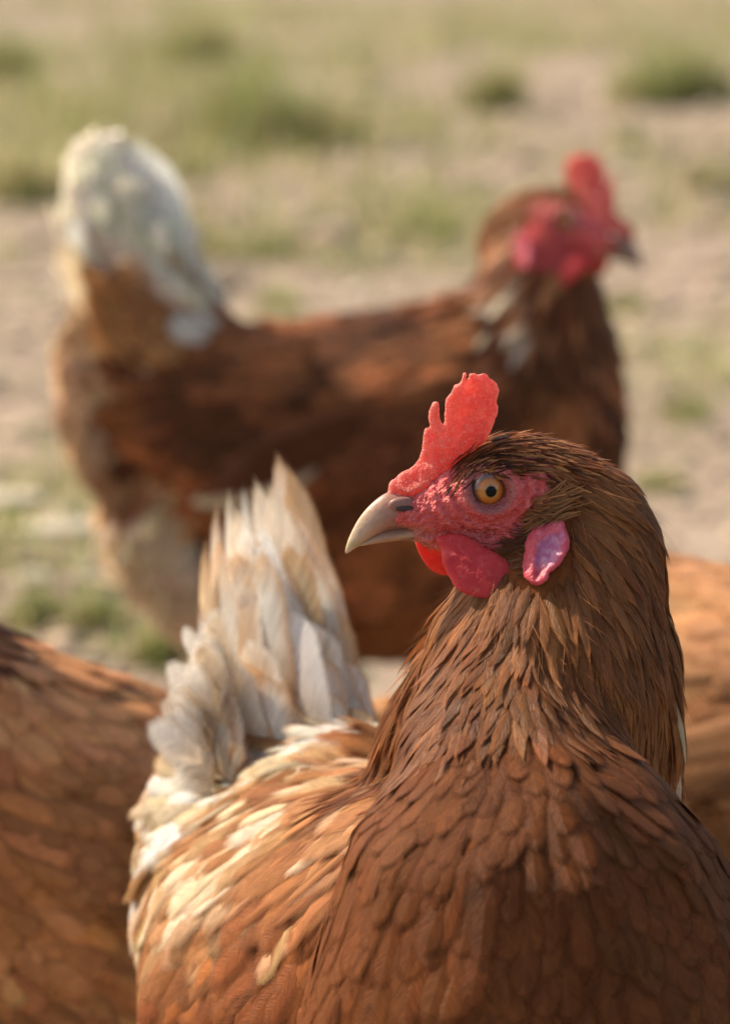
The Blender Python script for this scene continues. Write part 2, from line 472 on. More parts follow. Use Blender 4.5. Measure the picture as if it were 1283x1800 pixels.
def rand_cols(base, n, val=0.16, hue=0.03):
    c = np.tile(np.array(base, float), (n, 1)) if np.ndim(base) == 1 else np.array(base, float)
    c = c * np.exp(rng.normal(0, val, (n, 1))) * np.exp(rng.normal(0, hue, (n, 3)))
    return np.clip(c, 0.005, 0.85)

class Tract:
    """collects feathers of one tract of plumage; build() makes one stuff mesh and single feathers"""
    def __init__(s): s.parts = []
    def add(s, pack): s.parts.append(pack)
    def build(s, name, mat, parent, singles=0, single_name='feather', score=None):
        V, F, C, U, off = [], [], [], [], 0
        for v, f, c, u, k in s.parts:
            n = len(v) // k
            take = np.zeros(n, bool)
            if singles and score is not None:
                sc = score(v.reshape(n, k, 3))
                take[np.argsort(-sc)[:singles]] = True
                take &= sc > 0
            q = (len(f) // n)
            fl = f[:q]
            for i in np.nonzero(take)[0]:
                sl = slice(i * k, (i + 1) * k)
                mesh_obj(single_name, v[sl], fl, mat, parent, colors=c[sl], fuv=u[sl])
            kp = np.nonzero(~take)[0]
            if len(kp) == 0: continue
            sel = (kp[:, None] * k + np.arange(k)[None]).ravel()
            V.append(v[sel]); C.append(c[sel]); U.append(u[sel])
            F.append((fl[None] + (np.arange(len(kp)) * k)[:, None, None]).reshape(-1, 4) + off); off += len(sel)
        if not V: return None
        o = mesh_obj(name, np.vstack(V), np.vstack(F), mat, parent, colors=np.vstack(C), fuv=np.vstack(U))
        o['kind'] = 'stuff'
        return o

def free_feathers(specs, kind='flight', camber=0.12, cols=5):
    """specs: (base, mid, tip, normal, half width, c0, c1, ce)"""
    n = len(specs); ribs = np.zeros((n, K, 3)); nr = np.zeros((n, K, 3))
    for i, s in enumerate(specs):
        b, m, t = (np.array(x) for x in s[:3])
        ctl = 2 * m - 0.5 * (b + t)
        for k, q in enumerate(TS): ribs[i, k] = (1 - q) ** 2 * b + 2 * q * (1 - q) * ctl + q * q * t
        nr[i] = np.array(s[3])[None]
    W = np.array([s[4] for s in specs])
    return make_vanes(ribs, nr, W, kind, *(np.array([s[j] for s in specs], float) for j in (5, 6, 7)), camber=camber, cols=cols, jag=0.05)

# ------------------------------------------------------------------ head (local: X to the beak, Y to the hen's left, Z up; drawn at 5200 units per metre round the pixel 870,870)
HS = 5200.0
def H(px, py, w=0.0): return np.array(((870.0 - px) / HS, w, (870.0 - py) / HS))
def Z(x, y): return (580 + x / 1.944, 620 + y / 1.944)
def xf(M, v):
    v = np.asarray(v, float).reshape(-1, 3); m = np.array(M)
    return v @ m[:3, :3].T + m[:3, 3]

def spline_loop(pts, per=4):
    n = len(pts); out = []
    p = np.array(pts, float)
    for i in range(n):
        p0, p1, p2, p3 = p[(i - 1) % n], p[i], p[(i + 1) % n], p[(i + 2) % n]
        for k in range(per):
            t = k / per
            out.append(0.5 * ((2 * p1) + (-p0 + p2) * t + (2 * p0 - 5 * p1 + 4 * p2 - p3) * t * t + (-p0 + 3 * p1 - 3 * p2 + p3) * t ** 3))
    return np.array(out)
def poly_dist(q, poly):
    """distance of points q (N,2) to the closed polygon, and inside flag"""
    a = poly; b = np.roll(poly, -1, axis=0)
    d = np.full(len(q), 1e9); ins = np.zeros(len(q), bool)
    for i in range(len(a)):
        ab = b[i] - a[i]; t = np.clip(((q - a[i]) @ ab) / (ab @ ab + 1e-12), 0, 1)
        d = np.minimum(d, np.linalg.norm(q - a[i] - t[:, None] * ab, axis=1))
        cnd = (a[i, 1] > q[:, 1]) != (b[i, 1] > q[:, 1])
        xx = (b[i, 0] - a[i, 0]) * (q[:, 1] - a[i, 1]) / (b[i, 1] - a[i, 1] + 1e-12) + a[i, 0]
        ins ^= cnd & (q[:, 0] < xx)
    return d, ins
def plate(outline_px, thick, voxel=0.0006, shape=None):
    """a fleshy leaf of tissue with a drawn outline; shape(px, py, dist_px, side) -> (half thickness m, sideways m)"""
    loop = spline_loop(outline_px, 3)
    n = len(loop)
    V = np.vstack([[H(x, y, thick) for x, y in loop], [H(x, y, -thick) for x, y in loop]])
    F = [tuple(range(n)), tuple(range(2 * n - 1, n - 1, -1))] + [(i, i + n, (i + 1) % n + n, (i + 1) % n) for i in range(n)]
    v, f = remesh(V, F, voxel, 2, 0.5)
    px = 870 - v[:, 0] * HS; py = 870 - v[:, 2] * HS
    d, ins = poly_dist(np.stack([px, py], 1), loop); d = np.where(ins, d, 0)
    s = np.clip(v[:, 1] / thick, -1, 1)
    ht, sw = shape(px, py, d)
    v[:, 1] = s * ht + sw
    return v, f, px, py, d

COMB = [Z(*q) for q in [(186, 505), (192, 470), (196, 437), (216, 414), (262, 389), (291, 358), (308, 315), (312, 262), (318, 243), (328, 240), (334, 175), (345, 153), (356, 158), (362, 190), (369, 226), (379, 232), (379, 182), (385, 140), (404, 108), (425, 90), (430, 66), (440, 54), (447, 62), (449, 96), (455, 98), (456, 62), (470, 57), (495, 68), (512, 57), (525, 62), (540, 80), (556, 86), (567, 112), (565, 155), (569, 185), (556, 225), (541, 262), (520, 300), (480, 345), (430, 400), (380, 450), (340, 490), (260, 510)]]
WATTLE = [Z(*q) for q in [(338, 606), (352, 640), (360, 690), (384, 760), (420, 806), (470, 830), (515, 834), (545, 815), (575, 775), (592, 735), (584, 700), (548, 672), (500, 640), (450, 610), (395, 592)]]
WATTLE_FAR = [Z(*q) for q in [(345, 610), (320, 640), (340, 700), (372, 756), (410, 800), (452, 815), (490, 812), (530, 780), (560, 740), (560, 690), (520, 650), (450, 610), (395, 592)]]
WATTLE = [(x - 4 - 16 * (y - 925) / 130, 925 + (y - 925) * .82) for x, y in WATTLE]
LOBE = [Z(*q) for q in [(798, 588), (776, 590), (745, 604), (705, 622), (684, 650), (665, 690), (650, 740), (645, 775), (655, 795), (685, 800), (712, 785), (728, 757), (770, 722), (798, 675), (806, 640)]]
LOBE = [(x - 30, 930 + (y - 36 - 930) * .9 + 8) for x, y in LOBE]
FACE_POLY = np.array([Z(*q) for q in [(150, 470), (250, 440), (340, 470), (365, 452), (400, 425), (470, 392), (560, 380), (640, 398), (700, 432), (765, 470), (705, 492), (665, 550), (640, 600), (640, 680), (600, 730), (540, 700), (450, 690), (330, 690), (150, 640)]])
EAR_POLY = np.array([Z(*q) for q in [(640, 565), (660, 520), (700, 492), (745, 480), (800, 488), (810, 520), (812, 590), (815, 650), (800, 690), (770, 730), (730, 745), (705, 765), (655, 765), (640, 740), (650, 700), (640, 640)]])
EAR_POLY = EAR_POLY + np.array((-28, -14))
SKULL = [(700, 893, 26, .0060), (735, 893, 38, .0082), (775, 886, 58, .0112), (830, 868, 80, .0158), (880, 850, 88, .0172), (930, 850, 88, .0176), (985, 872, 92, .0178), (1035, 920, 98, .0188), (1055, 970, 98, .0205),
         ]
JAW = [(730, 930, 18, .0050), (790, 945, 28, .0085), (850, 950, 44, .0128), (910, 955, 56, .0150), (960, 975, 66, .0172)]
def head_balls(M):
    out = []
    for ch in (SKULL, JAW):
        for i in range(len(ch) - 1):
            a, b = np.array(ch[i], float), np.array(ch[i + 1], float)
            for t in np.linspace(0, 1, 5):
                q = a * (1 - t) + b * t
                out.append((H(q[0], q[1]), np.array((q[2] / HS, q[3], q[2] / HS))))
    return out

EYE = (840.0, 848.0)
def loft(sections, nseg=18, power=2.2):
    """sections: (top px,py, bottom px,py, half width) -> closed tapering shell, rounded above and flat-sided below"""
    V = []
    for (tx, ty, bx, by, w) in sections:
        t, b = H(tx, ty), H(bx, by); c = (t + b) / 2; hv = (t - b) / 2
        for k in range(nseg):
            a = 2 * math.pi * k / nseg; ca, sa = math.cos(a), math.sin(a)
            e = 2 / power
            V.append(c + hv * math.copysign(abs(ca) ** e, ca) + np.array((0, w * math.copysign(abs(sa) ** e, sa) * (0.72 - 0.28 * ca if ca > 0 else 0.72 + 0.1 * ca + 0.0), 0)))
    n = len(sections); F = []
    for i in range(n - 1):
        for k in range(nseg):
            F.append((i * nseg + k, i * nseg + (k + 1) % nseg, (i + 1) * nseg + (k + 1) % nseg, (i + 1) * nseg + k))
    F.append(tuple(range(nseg - 1, -1, -1))); F.append(tuple((n - 1) * nseg + k for k in range(nseg)))
    return np.array(V), F
def smooth_sections(sec, per=5):
    s = np.array(sec, float); out = []
    for i in range(len(s) - 1):
        p0, p1, p2, p3 = s[max(i - 1, 0)], s[i], s[i + 1], s[min(i + 2, len(s) - 1)]
        for k in range(per):
            t = k / per
            out.append(0.5 * ((2 * p1) + (-p0 + p2) * t + (2 * p0 - 5 * p1 + 4 * p2 - p3) * t * t + (-p0 + 3 * p1 - 3 * p2 + p3) * t ** 3))
    out.append(s[-1]); return out

def build_head(root, M, fine=True, beak_dark=0.0, skin=None, comb_w=1.0):
    """comb, face, beak, eyes, wattles, ear lobes under the hen; M takes head space to the hen's space"""
    vox = 0.0006 if fine else 0.0014
    # --- bare face: the front of the skull with sculpted folds
    balls = []
    for ch in (SKULL[:7], JAW):
        for i in range(len(ch) - 1):
            a, b = np.array(ch[i], float), np.array(ch[i + 1], float)
            for t in np.linspace(0, 1, 6):
                q = a * (1 - t) + b * t
                g = 1.0 - 0.12 * min(1, max(0, (q[0] - 790) / 60))
                dw = 0.0012 - 0.0022 * min(1, max(0, (q[0] - 915) / 30))
                balls.append((H(q[0], q[1] + (1 - g) * 40), np.array((q[2] / HS * g, q[3] + dw, q[2] / HS * g))))
    for s in (1, -1):      # cheek and brow swelling round the eye
        balls.append((H(845, 862, s * 0.0062), np.array((0.0135, 0.0108, 0.0118))))
        balls.append((H(895, 920, s * 0.0065), np.array((0.011, 0.0095, 0.010))))
        balls.append((H(815, 918, s * 0.004), np.array((0.010, 0.0078, 0.0050))))
    v, f = remesh(*balls_mesh(balls), vox, 6, 0.5)
    n = vnormals(v, f)
    px = 870 - v[:, 0] * HS; py = 870 - v[:, 2] * HS
    ex, ey = px - EYE[0], py - EYE[1]
    de = np.hypot(ex, ey * 1.06); an = np.arctan2(ey, ex)
    side = np.abs(n[:, 1])
    sw = noise_w = nz3(v, 260) * 6 + nz3(v, 700, 5) * 2.5
    rings = np.sin((de + sw) / 11.0 * math.pi) * sstep(de, 34, 50) * (1 - sstep(de, 75, 130))
    disp = rings * 0.00075 * side
    disp += (0.0016 * np.exp(-((de - 41) / 7.0) ** 2) - 0.0032 * (1 - sstep(de, 24, 38))) * side       # lid rim and socket
    wr = np.sin((py * 0.8 + px * 0.25 + sw * 2.2) / 8.5 * math.pi) * sstep(de, 85, 130) * (px < 950)
    disp += wr * 0.00045 * side + nz3(v, 900, 9) * 0.0004 + nz3(v, 330, 3) * 0.0005
    # fold from the corner of the mouth backwards
    gx = np.clip((px - 770) / 150, 0, 1); gy = 940 + gx * 34
    disp -= 0.0009 * np.exp(-((py - gy) / 7.0) ** 2) * side * (px > 760) * (px < 930)
    v = v + n * disp[:, None]
    cc = np.zeros((len(v), 4))
    # greyish lid ring, brown shade of bristles on the jaw, pale skin near beak
    lid = np.exp(-((de - 36) / 7.0) ** 2) * side
    cc[:, :3] = (0.30, 0.11, 0.10); cc[:, 3] = np.clip(lid * 0.9, 0, 0.9)
    jb = sstep(py, 925, 985) * sstep(px, 810, 890) * 0.75
    cc[:, :3] = np.where((jb > cc[:, 3])[:, None], np.array((0.22, 0.085, 0.055))[None], cc[:, :3]); cc[:, 3] = np.maximum(cc[:, 3], jb)
    bb = (1 - sstep(px, 720, 765)) * sstep(py, 900, 925) * 0.7
    cc[:, :3] = np.where((bb > cc[:, 3])[:, None], np.array((0.42, 0.18, 0.14))[None], cc[:, :3]); cc[:, 3] = np.maximum(cc[:, 3], bb)
    face = mesh_obj('face', xf(M, v), f, MAT['face'], root, colors=cc)
    # --- comb
    def comb_shape(px, py, d):
        base = sstep(py, 700, 880)
        ht = (0.0006 + 0.0014 * np.sqrt(np.clip(d / 30, 0, 1)) + base * 0.0034 * np.clip(d / 30, 0, 1))
        ripple = 0.0006 * np.sin(px / 12.0 + py / 40.0) * (1 - base)
        lean = 0.006 * ((880 - py) / 230) ** 2 * np.sin((px - 690) / 60.0)
        return ht + np.abs(ripple) * 0.3, lean + ripple
    v, f, px, py, d = plate(COMB, 0.0022, vox * 0.62, comb_shape)
    n = vnormals(v, f)
    fan = np.sin(np.arctan2(px - 770, 905 - py) * 26 + nz3(v, 250) * 2.0) * sstep(d, 6, 24)
    v = v + n * ((fan * 0.00030 + nz3(v, 800) * 0.00022 + nz3(v, 240, 4) * 0.0009)[:, None])
    cc = np.zeros((len(v), 4)); cr_ = sstep(nz3(v, 420, 6) + .5 * nz3(v, 1100, 2), .18, .5)
    cc[:, :3] = (0.86, 0.52, 0.44); cc[:, 3] = np.maximum(0.3 * (1 - sstep(d, 2, 9)), cr_ * .22)
    v[:, 0] = H(775, 0)[0] + (v[:, 0] - H(775, 0)[0]) * comb_w
    mesh_obj('comb', xf(M, v), f, MAT['comb'], root, colors=cc)
    # --- wattles
    for s, outl in ((1, WATTLE), (-1, WATTLE_FAR)):
        def wshape(px, py, d, s=s):
            ht = 0.0009 + 0.0026 * np.sqrt(np.clip(d / 40, 0, 1))
            t = np.clip((py - 925) / 130, 0, 1)
            return ht, s * (0.0128 + 0.0035 * np.sin(t * 2.4) + 0.007 * t + 0.006 * t * t) + 0.0012 * np.sin(px / 26.0)
        v, f, px, py, d = plate(outl, 0.0022, vox, wshape)
        n = vnormals(v, f)
        wr = np.sin((py * 1.0 - px * 0.35 + nz3(v, 170) * 10) / 6.5 * math.pi / 2) * sstep(d, 5, 20)
        v = v + n * ((wr * 0.00014 + nz3(v, 600) * 0.0001 + nz3(v, 180, 2) * 0.0004)[:, None])
        mesh_obj('wattle', xf(M, v), f, MAT['wattle'], root, colors=np.zeros((len(v), 4)))
    # --- ear lobes
    for s in (1, -1):
        def lshape(px, py, d, s=s):
            rim = np.exp(-((d - 8) / 6.0) ** 2)
            ht = 0.0012 + 0.0018 * np.sqrt(np.clip(d / 12, 0, 1)) + 0.0012 * rim - 0.0010 * sstep(d, 10, 22)
            base = 0.0222 + 0.0010 * (px - 950) / 50
            if skin is not None:
                d_ = (M.to_3x3() @ Vector((0, -s, 0))).normalized(); Mi_ = M.inverted(); q9 = []
                for gx in (895, 915, 945):
                    for gy in (895, 935, 975):
                        o_ = M @ Vector(H(gx, gy, s * 0.08)); hit = skin.bvh.ray_cast(o_, d_)[0]
                        q9.append((1.0, gx, gy, abs((Mi_ @ hit).y) if hit is not None else 0.022))
                q9 = np.array(q9); k_ = np.linalg.lstsq(q9[:, :3], q9[:, 3], rcond=None)[0]
                base = k_[0] + k_[1] * px + k_[2] * py + 0.0022
            return ht, s * base + np.zeros_like(px)
        v, f, px, py, d = plate(LOBE, 0.0022, vox, lshape)
        n = vnormals(v, f)
        v = v + n * ((nz3(v, 700) * 0.0004 + np.sin((px + py + nz3(v, 200) * 14) / 5.0) * 0.0002)[:, None])
        cc = np.zeros((len(v), 4))
        u = sstep(d + nz3(v, 420) * 7, 6, 15) * sstep(px - (900 + (py - 884) * -0.12), -4, 12) * (1 - sstep(py, 959, 976))
        k = sstep(nz3(v, 520, 8), -0.15, 0.35)[:, None]
        cc[:, :3] = np.array((0.40, 0.12, 0.24)) * (1 - k) + np.array((0.50, 0.24, 0.33)) * k; cc[:, 3] = u * (0.8 if fine else 0.0)
        mesh_obj('ear_lobe', xf(M, v), f, MAT['lobe'], root, colors=cc)
    # --- beak
    up = smooth_sections([(775, 885, 826, 944, .0118), (738, 868, 785, 938, .0112), (712, 866, 750, 936, .0098), (682, 872, 715, 935, .0082), (656, 890, 683, 939, .0062), (634, 915, 655, 950, .0045), (618, 944, 631, 965, .0028), (611, 963, 617, 974, .0012), (609, 974, 611, 977, .0004)])
    up = [(a - 8, b - 12, c - 8, d - 12, w) for a, b, c, d, w in up]
    v, F = loft(up, 24)
    px = 870 - v[:, 0] * HS; py = 870 - v[:, 2] * HS
    def beak_col(px, py, v):
        px = px + 8; py = py + 12
        t = sstep(px, 612, 700)[:, None]
        c = np.array((0.54, 0.37, 0.24)) * (1 - t) + np.array((0.34, 0.15, 0.11)) * t
        lo = sstep(py - (972 - (px - 610) * 0.30), -10, 12)[:, None]
        c = c * (1 - lo * 0.6) + np.array((0.52, 0.35, 0.2)) * lo * 0.6
        st = (np.sin((py + px * 0.35) / 3.2) * 0.5 + 0.5)[:, None] * sstep(px, 640, 700)[:, None]
        c = c * (1 - 0.28 * st)
        g = (np.exp(-((px - 627) / 16) ** 2 - ((py - 960) / 5) ** 2) * 0.5)[:, None]
        c = c * (1 - g) + np.array((0.30, 0.33, 0.08)) * g
        ml = (np.exp(-((py - (973 - np.clip(px - 640, 0, 400) * .17)) / 4.0) ** 2) * sstep(px, 640, 690) * .75)[:, None]
        c = c * (1 - ml) + np.array((.12, .06, .045)) * ml
        return c * (1 - beak_dark) + np.array((0.16, 0.11, 0.10)) * beak_dark
    bk = mesh_obj('beak', xf(M, v), F, MAT['horn'], root, colors=beak_col(px, py, v))
    lowr = smooth_sections([(790, 928, 796, 962, .0088), (750, 930, 757, 960, .0074), (715, 931, 720, 960, .0060), (683, 936, 687, 961, .0047), (655, 948, 658, 964, .0032), (634, 960, 636, 967, .0014), (628, 964, 629, 966, .0004)])
    lowr = [(a - 8, b - 12, c - 8, d - 15, w) for a, b, c, d, w in lowr]
    v, F = loft(lowr, 18)
    px = 870 - v[:, 0] * HS; py = 870 - v[:, 2] * HS
    mesh_obj('lower_beak', xf(M, v), F, MAT['horn'], root, colors=beak_col(px, py + 6, v) * 0.95)
    for s in (1, -1):
        # nostril: fleshy flap over a dark slit
        balls = [(H(697, 876, s * 0.0052), np.array((0.0047, 0.0019, 0.0026)))]
        v, f = balls_mesh(balls); f = np.array([(a, b, c, c) for a, b, c in f])
        px = 870 - v[:, 0] * HS
        nf = mesh_obj('nostril_flap', xf(M, v), balls_mesh(balls)[1], MAT['horn'], bk, colors=np.tile((0.26, 0.12, 0.095), (len(v), 1)))
        balls = [(H(700, 882, s * 0.0068), np.array((0.0034, 0.0009, 0.0011)))]
        v, f = balls_mesh(balls, ICO2)
        mesh_obj('nostril', xf(M, v), f, MAT['nostril'], bk)
        # eye
        c = xf(M, H(EYE[0], EYE[1], s * 0.0112))[0]
        r = 0.0064
        v, f = ico(4)
        # iris cap: sphere in its own space so that the ring pattern is centred on it
        iv = v * np.array((r, r, r))
        me_o = mesh_obj('eye', iv, f, MAT['iris'], root)
        me_o.matrix_local = Matrix.Translation(Vector(c)) @ (M.to_3x3().to_4x4())
        pv, pf = ICO3
        pv = pv * np.array((0.00185, 0.0005, 0.00185)) + np.array((0, s * (r * 0.945), 0))
        mesh_obj('pupil', pv, pf, MAT['pupil'], me_o)
        # eyelid: an open rim round the eye
        V, F2 = [], []
        n1, n2 = 48, 10
        for i in range(n1):
            a = 2 * math.pi * i / n1
            rr = 31.5 + 1.5 * math.cos(2 * a) + (2.5 if math.sin(a) > 0 else 0) * abs(math.sin(a)) - 1.0
            tear = 5.0 * max(0, -math.cos(a)) ** 6
            for j in range(n2):
                b = 2 * math.pi * j / n2
                rad = rr + tear + 3.6 * math.cos(b)
                yy = 0.0112 + math.sqrt(max(0, r * r - (min(rad, 32) / HS) ** 2)) + 0.0009 * math.sin(b) - 0.0002
                V.append(H(EYE[0] + rad * math.cos(a), EYE[1] - rad * math.sin(a) * 0.94, s * yy))
        for i in range(n1):
            for j in range(n2):
                F2.append((i * n2 + j, ((i + 1) % n1) * n2 + j, ((i + 1) % n1) * n2 + (j + 1) % n2, i * n2 + (j + 1) % n2))
        V = np.array(V)
        V += (nz3(V, 900) * 0.00025)[:, None] * np.array((0, s, 0))[None]
        cc = np.zeros((len(V), 4)); cc[:, :3] = (0.33, 0.10, 0.085); cc[:, 3] = 0.7
        mesh_obj('eyelid', xf(M, V), F2, MAT['face'], root, colors=cc)
    return face

def tube(path, radii, nseg=10):
    V, F = [], []
    p = [Vector(x) for x in path]
    for i, c in enumerate(p):
        t = (p[min(i + 1, len(p) - 1)] - p[max(i - 1, 0)]).normalized()
        a = t.orthogonal().normalized() if abs(t.z) > 0.95 else t.cross(Vector((0, 0, 1))).normalized()
        b = t.cross(a)
        for k in range(nseg):
            an = 2 * math.pi * k / nseg
            V.append(c + (a * math.cos(an) + b * math.sin(an)) * radii[i])
    for i in range(len(p) - 1):
        for k in range(nseg): F.append((i * nseg + k, i * nseg + (k + 1) % nseg, (i + 1) * nseg + (k + 1) % nseg, (i + 1) * nseg + k))
    F.append(tuple(range(nseg - 1, -1, -1))); F.append(tuple((len(p) - 1) * nseg + k for k in range(nseg)))
    return np.array(V), F
def build_leg(root, hip, foot, fwd):
    """scaly shank with three toes forward and one back; local space of the hen"""
    hip, foot, fwd = Vector(hip), Vector(foot), Vector(fwd).normalized()
    side = Vector((0, 0, 1)).cross(fwd)
    hock = foot + Vector((0, 0, 0.085)) - fwd * 0.018
    c = (0.50, 0.33, 0.12)
    v, F = tube([hip, hip.lerp(hock, 0.6), hock, hock.lerp(foot, 0.3), hock.lerp(foot, 0.8), foot + Vector((0, 0, 0.010))], [0.02, 0.013, 0.0085, 0.0062, 0.0062, 0.0075])
    leg = mesh_obj('leg', v, F, MAT['leg'], root, colors=np.tile(c, (len(v), 1)))
    for ang, L in ((0, 0.058), (28, 0.046), (-28, 0.046), (180, 0.024)):
        d = (fwd * math.cos(R(ang)) + side * math.sin(R(ang)))
        b = foot + Vector((0, 0, 0.009))
        v, F = tube([b, b + d * L * 0.35 + Vector((0, 0, 0.001)), b + d * L * 0.75 - Vector((0, 0, 0.003)), b + d * L - Vector((0, 0, 0.004)), b + d * (L + 0.010) - Vector((0, 0, 0.0075))], [0.0065, 0.0056, 0.0048, 0.0036, 0.0008], 8)
        mesh_obj('toe', v, F, MAT['leg'], leg, colors=np.tile(c, (len(v), 1)))

def empty(name, loc, rz=0.0):
    o = bpy.data.objects.new(name, None); o.empty_display_size = 0.1
    o.location = loc; o.rotation_euler = (0, 0, rz); col.objects.link(o); return o
def tag(o, label=None, cat=None, group=None, kind=None):
    for k, x in (('label', label), ('category', cat), ('group', group), ('kind', kind)):
        if x: o[k] = x
    return o

# ------------------------------------------------------------------ plumage over a body
def nearest_label(p, tracts):
    """tract name whose balls lie nearest to each skin point"""
    best = np.full(len(p), 1e9); lab = np.zeros(len(p), int)
    for li, (nm, balls) in enumerate(tracts):
        for c, r in balls:
            d = np.linalg.norm((p - c) / r, axis=1); d = (d - 1) * r.mean()
            m = d < best; best[m] = d[m]; lab[m] = li
    return lab

def scatter(surf, ctrl, tracts, styles, colour, exclude=None, power=3.0, dens=1.0):
    """styles[name]: dict(sp, L, W, kind, h1, cling). returns {name: pack list}"""
    names = [t[0] for t in tracts]
    out = {}
    tot = surf.area.sum()
    spmin = min(s['sp'] for s in styles.values())
    M_ = int(min(150000, tot / (spmin ** 2) * 3.0))
    P0, N0 = surf.sample(M_)
    lab = nearest_label(P0, tracts)
    for li, nm in enumerate(names):
        if nm not in styles: continue
        st = styles[nm]
        sel = np.nonzero(lab == li)[0]
        cap = int(surf.area.sum() / (st['sp'] ** 2) * 4)
        sel = sel[:cap]
        p, n = P0[sel], N0[sel]
        if exclude is not None:
            k = ~exclude(p, nm); p, n = p[k], n[k]
        if len(p) == 0: continue
        k = thin(p, np.full(len(p), st['sp'] * dens)); p, n = p[k], n[k]
        d = flow(p, ctrl, power)
        d = d + rng.normal(0, st.get('wild', 0.10), d.shape)
        L = st['L'] * np.exp(rng.normal(0, 0.13, len(p))); W = st['W'] * np.exp(rng.normal(0, 0.13, len(p)))
        if 'size' in st:
            sz = st['size'](p); L = L * (0.5 + 0.5 * sz); W = W * sz
        h0 = np.full(len(p), st.get('h0', 0.0002)); h1 = st['h1'] * np.exp(rng.normal(0, 0.35, len(p)))
        ribs, nr = march(surf, p, n, d, L, h0, h1, st.get('cling', 0.85))
        nr = nr + rng.normal(0, st.get('roll', 0.12), (len(p), 1, 3)); nr /= np.linalg.norm(nr, axis=2, keepdims=True)
        c0, c1, ce = colour(nm, ribs[:, 4], len(p))
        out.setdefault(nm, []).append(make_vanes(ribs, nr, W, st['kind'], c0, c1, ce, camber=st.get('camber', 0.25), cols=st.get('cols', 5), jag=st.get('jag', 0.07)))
    return out

BROWN = np.array((0.185, 0.056, 0.0165)); DARK = np.array((0.098, 0.029, 0.009)); RUST = np.array((0.36, 0.145, 0.053))
BUFF = np.array((0.50, 0.29, 0.14)); CREAM = np.array((0.68, 0.54, 0.38)); WHITE = np.array((0.86, 0.82, 0.75)); GREYB = np.array((0.32, 0.24, 0.18))

# ================================================================== THE HEN IN FRONT
front = empty('hen', ground_at(760, 2150))
front.location = Vector((P(760, 1740, 1.16).x, P(760, 1740, 1.16).y, 0))
tag(front, 'nearest hen, in sharp focus, head in left profile, white tail raised behind it', 'hen', 'hens')
BASE = np.array(front.location)
def PF(px, py, d): return Vector(np.array(P(px, py, d)) - BASE)
# head pose: beak to the left, turned a little towards the camera
HC = PF(870, 870, 1.10)
ang = R(12)
fw = Vector((-math.cos(ang), -math.sin(ang), 0)); upv = Vector((0, 0, 1)); lf = upv.cross(fw)
MF = Matrix(((fw.x, lf.x, upv.x, HC.x), (fw.y, lf.y, upv.y, HC.y), (fw.z, lf.z, upv.z, HC.z), (0, 0, 0, 1)))
MFi = np.array(MF.inverted())
hb = [(xf(MF, c)[0], np.array((r[0], r[1], r[2]))) for c, r in head_balls(MF)]
def ch(*pts): return sweep([(PF(a, b, d), r) for a, b, d, r in pts])
tractsF = [
    ('head', hb),
    ('neck', ch((1020, 925, 1.103, (.024, .018, .024)), (1022, 990, 1.103, (.029, .0210, .029)), (1003, 1050, 1.10, (.0325, .0240, .0325)), (985, 1090, 1.10, (.0355, .029, .0355)), (955, 1200, 1.10, .043), (930, 1320, 1.107, .045))),
    ('cape_right', ch((1080, 1120, 1.115, .020), (1098, 1250, 1.122, .020), (1115, 1350, 1.13, .016), (1140, 1420, 1.135, .010))),
    ('cape_left', ch((840, 1150, 1.12, .017), (762, 1270, 1.135, .016), (708, 1380, 1.145, .013), (672, 1450, 1.15, .008))),
    ('throat', ch((895, 1240, 1.082, .028), (890, 1340, 1.075, .037), (900, 1400, 1.068, .042))),
    ('breast', ch((900, 1405, 1.068, .042), (915, 1480, 1.06, .047), (935, 1640, 1.052, .067), (945, 1800, 1.058, .079), (900, 1960, 1.085, .08))),
    ('torso', ch((940, 1700, 1.085, .066), (860, 1740, 1.13, .082), (760, 1760, 1.17, .088), (650, 1740, 1.215, .088), (540, 1680, 1.26, .066))
     + ch((860, 1900, 1.13, .08), (650, 1900, 1.2, .08), (520, 1830, 1.25, .05))),
    ('rump', ch((540, 1660, 1.26, .066), (445, 1570, 1.285, .047), (410, 1450, 1.30, .034), (430, 1340, 1.305, .027)) + ch((640, 1560, 1.24, .06), (560, 1430, 1.275, .034), (500, 1330, 1.30, .028))),
    ('tail', ch((440, 1330, 1.305, .026), (465, 1220, 1.315, .020), (480, 1130, 1.32, .010))),
    ('wing', ch((720, 1650, 1.11, .036), (570, 1720, 1.155, .040), (430, 1800, 1.20, .034), (330, 1880, 1.24, .024))),
]
V, F = balls_mesh([b for _, bs in tractsF for b in bs], ICO2)
bv, bf = remesh(V, F, 0.003, 5, 0.5)
surfF = Surf(bv, bf)
body_lab = nearest_label(bv, tractsF)
bc = np.tile(BROWN, (len(bv), 1)); bc[(body_lab == 7) | (body_lab == 8)] = BUFF; bc[body_lab == 5] *= 0.7
mesh_obj('body', bv - surfF.n * 0.0008, bf, MAT['down'], front, colors=bc)

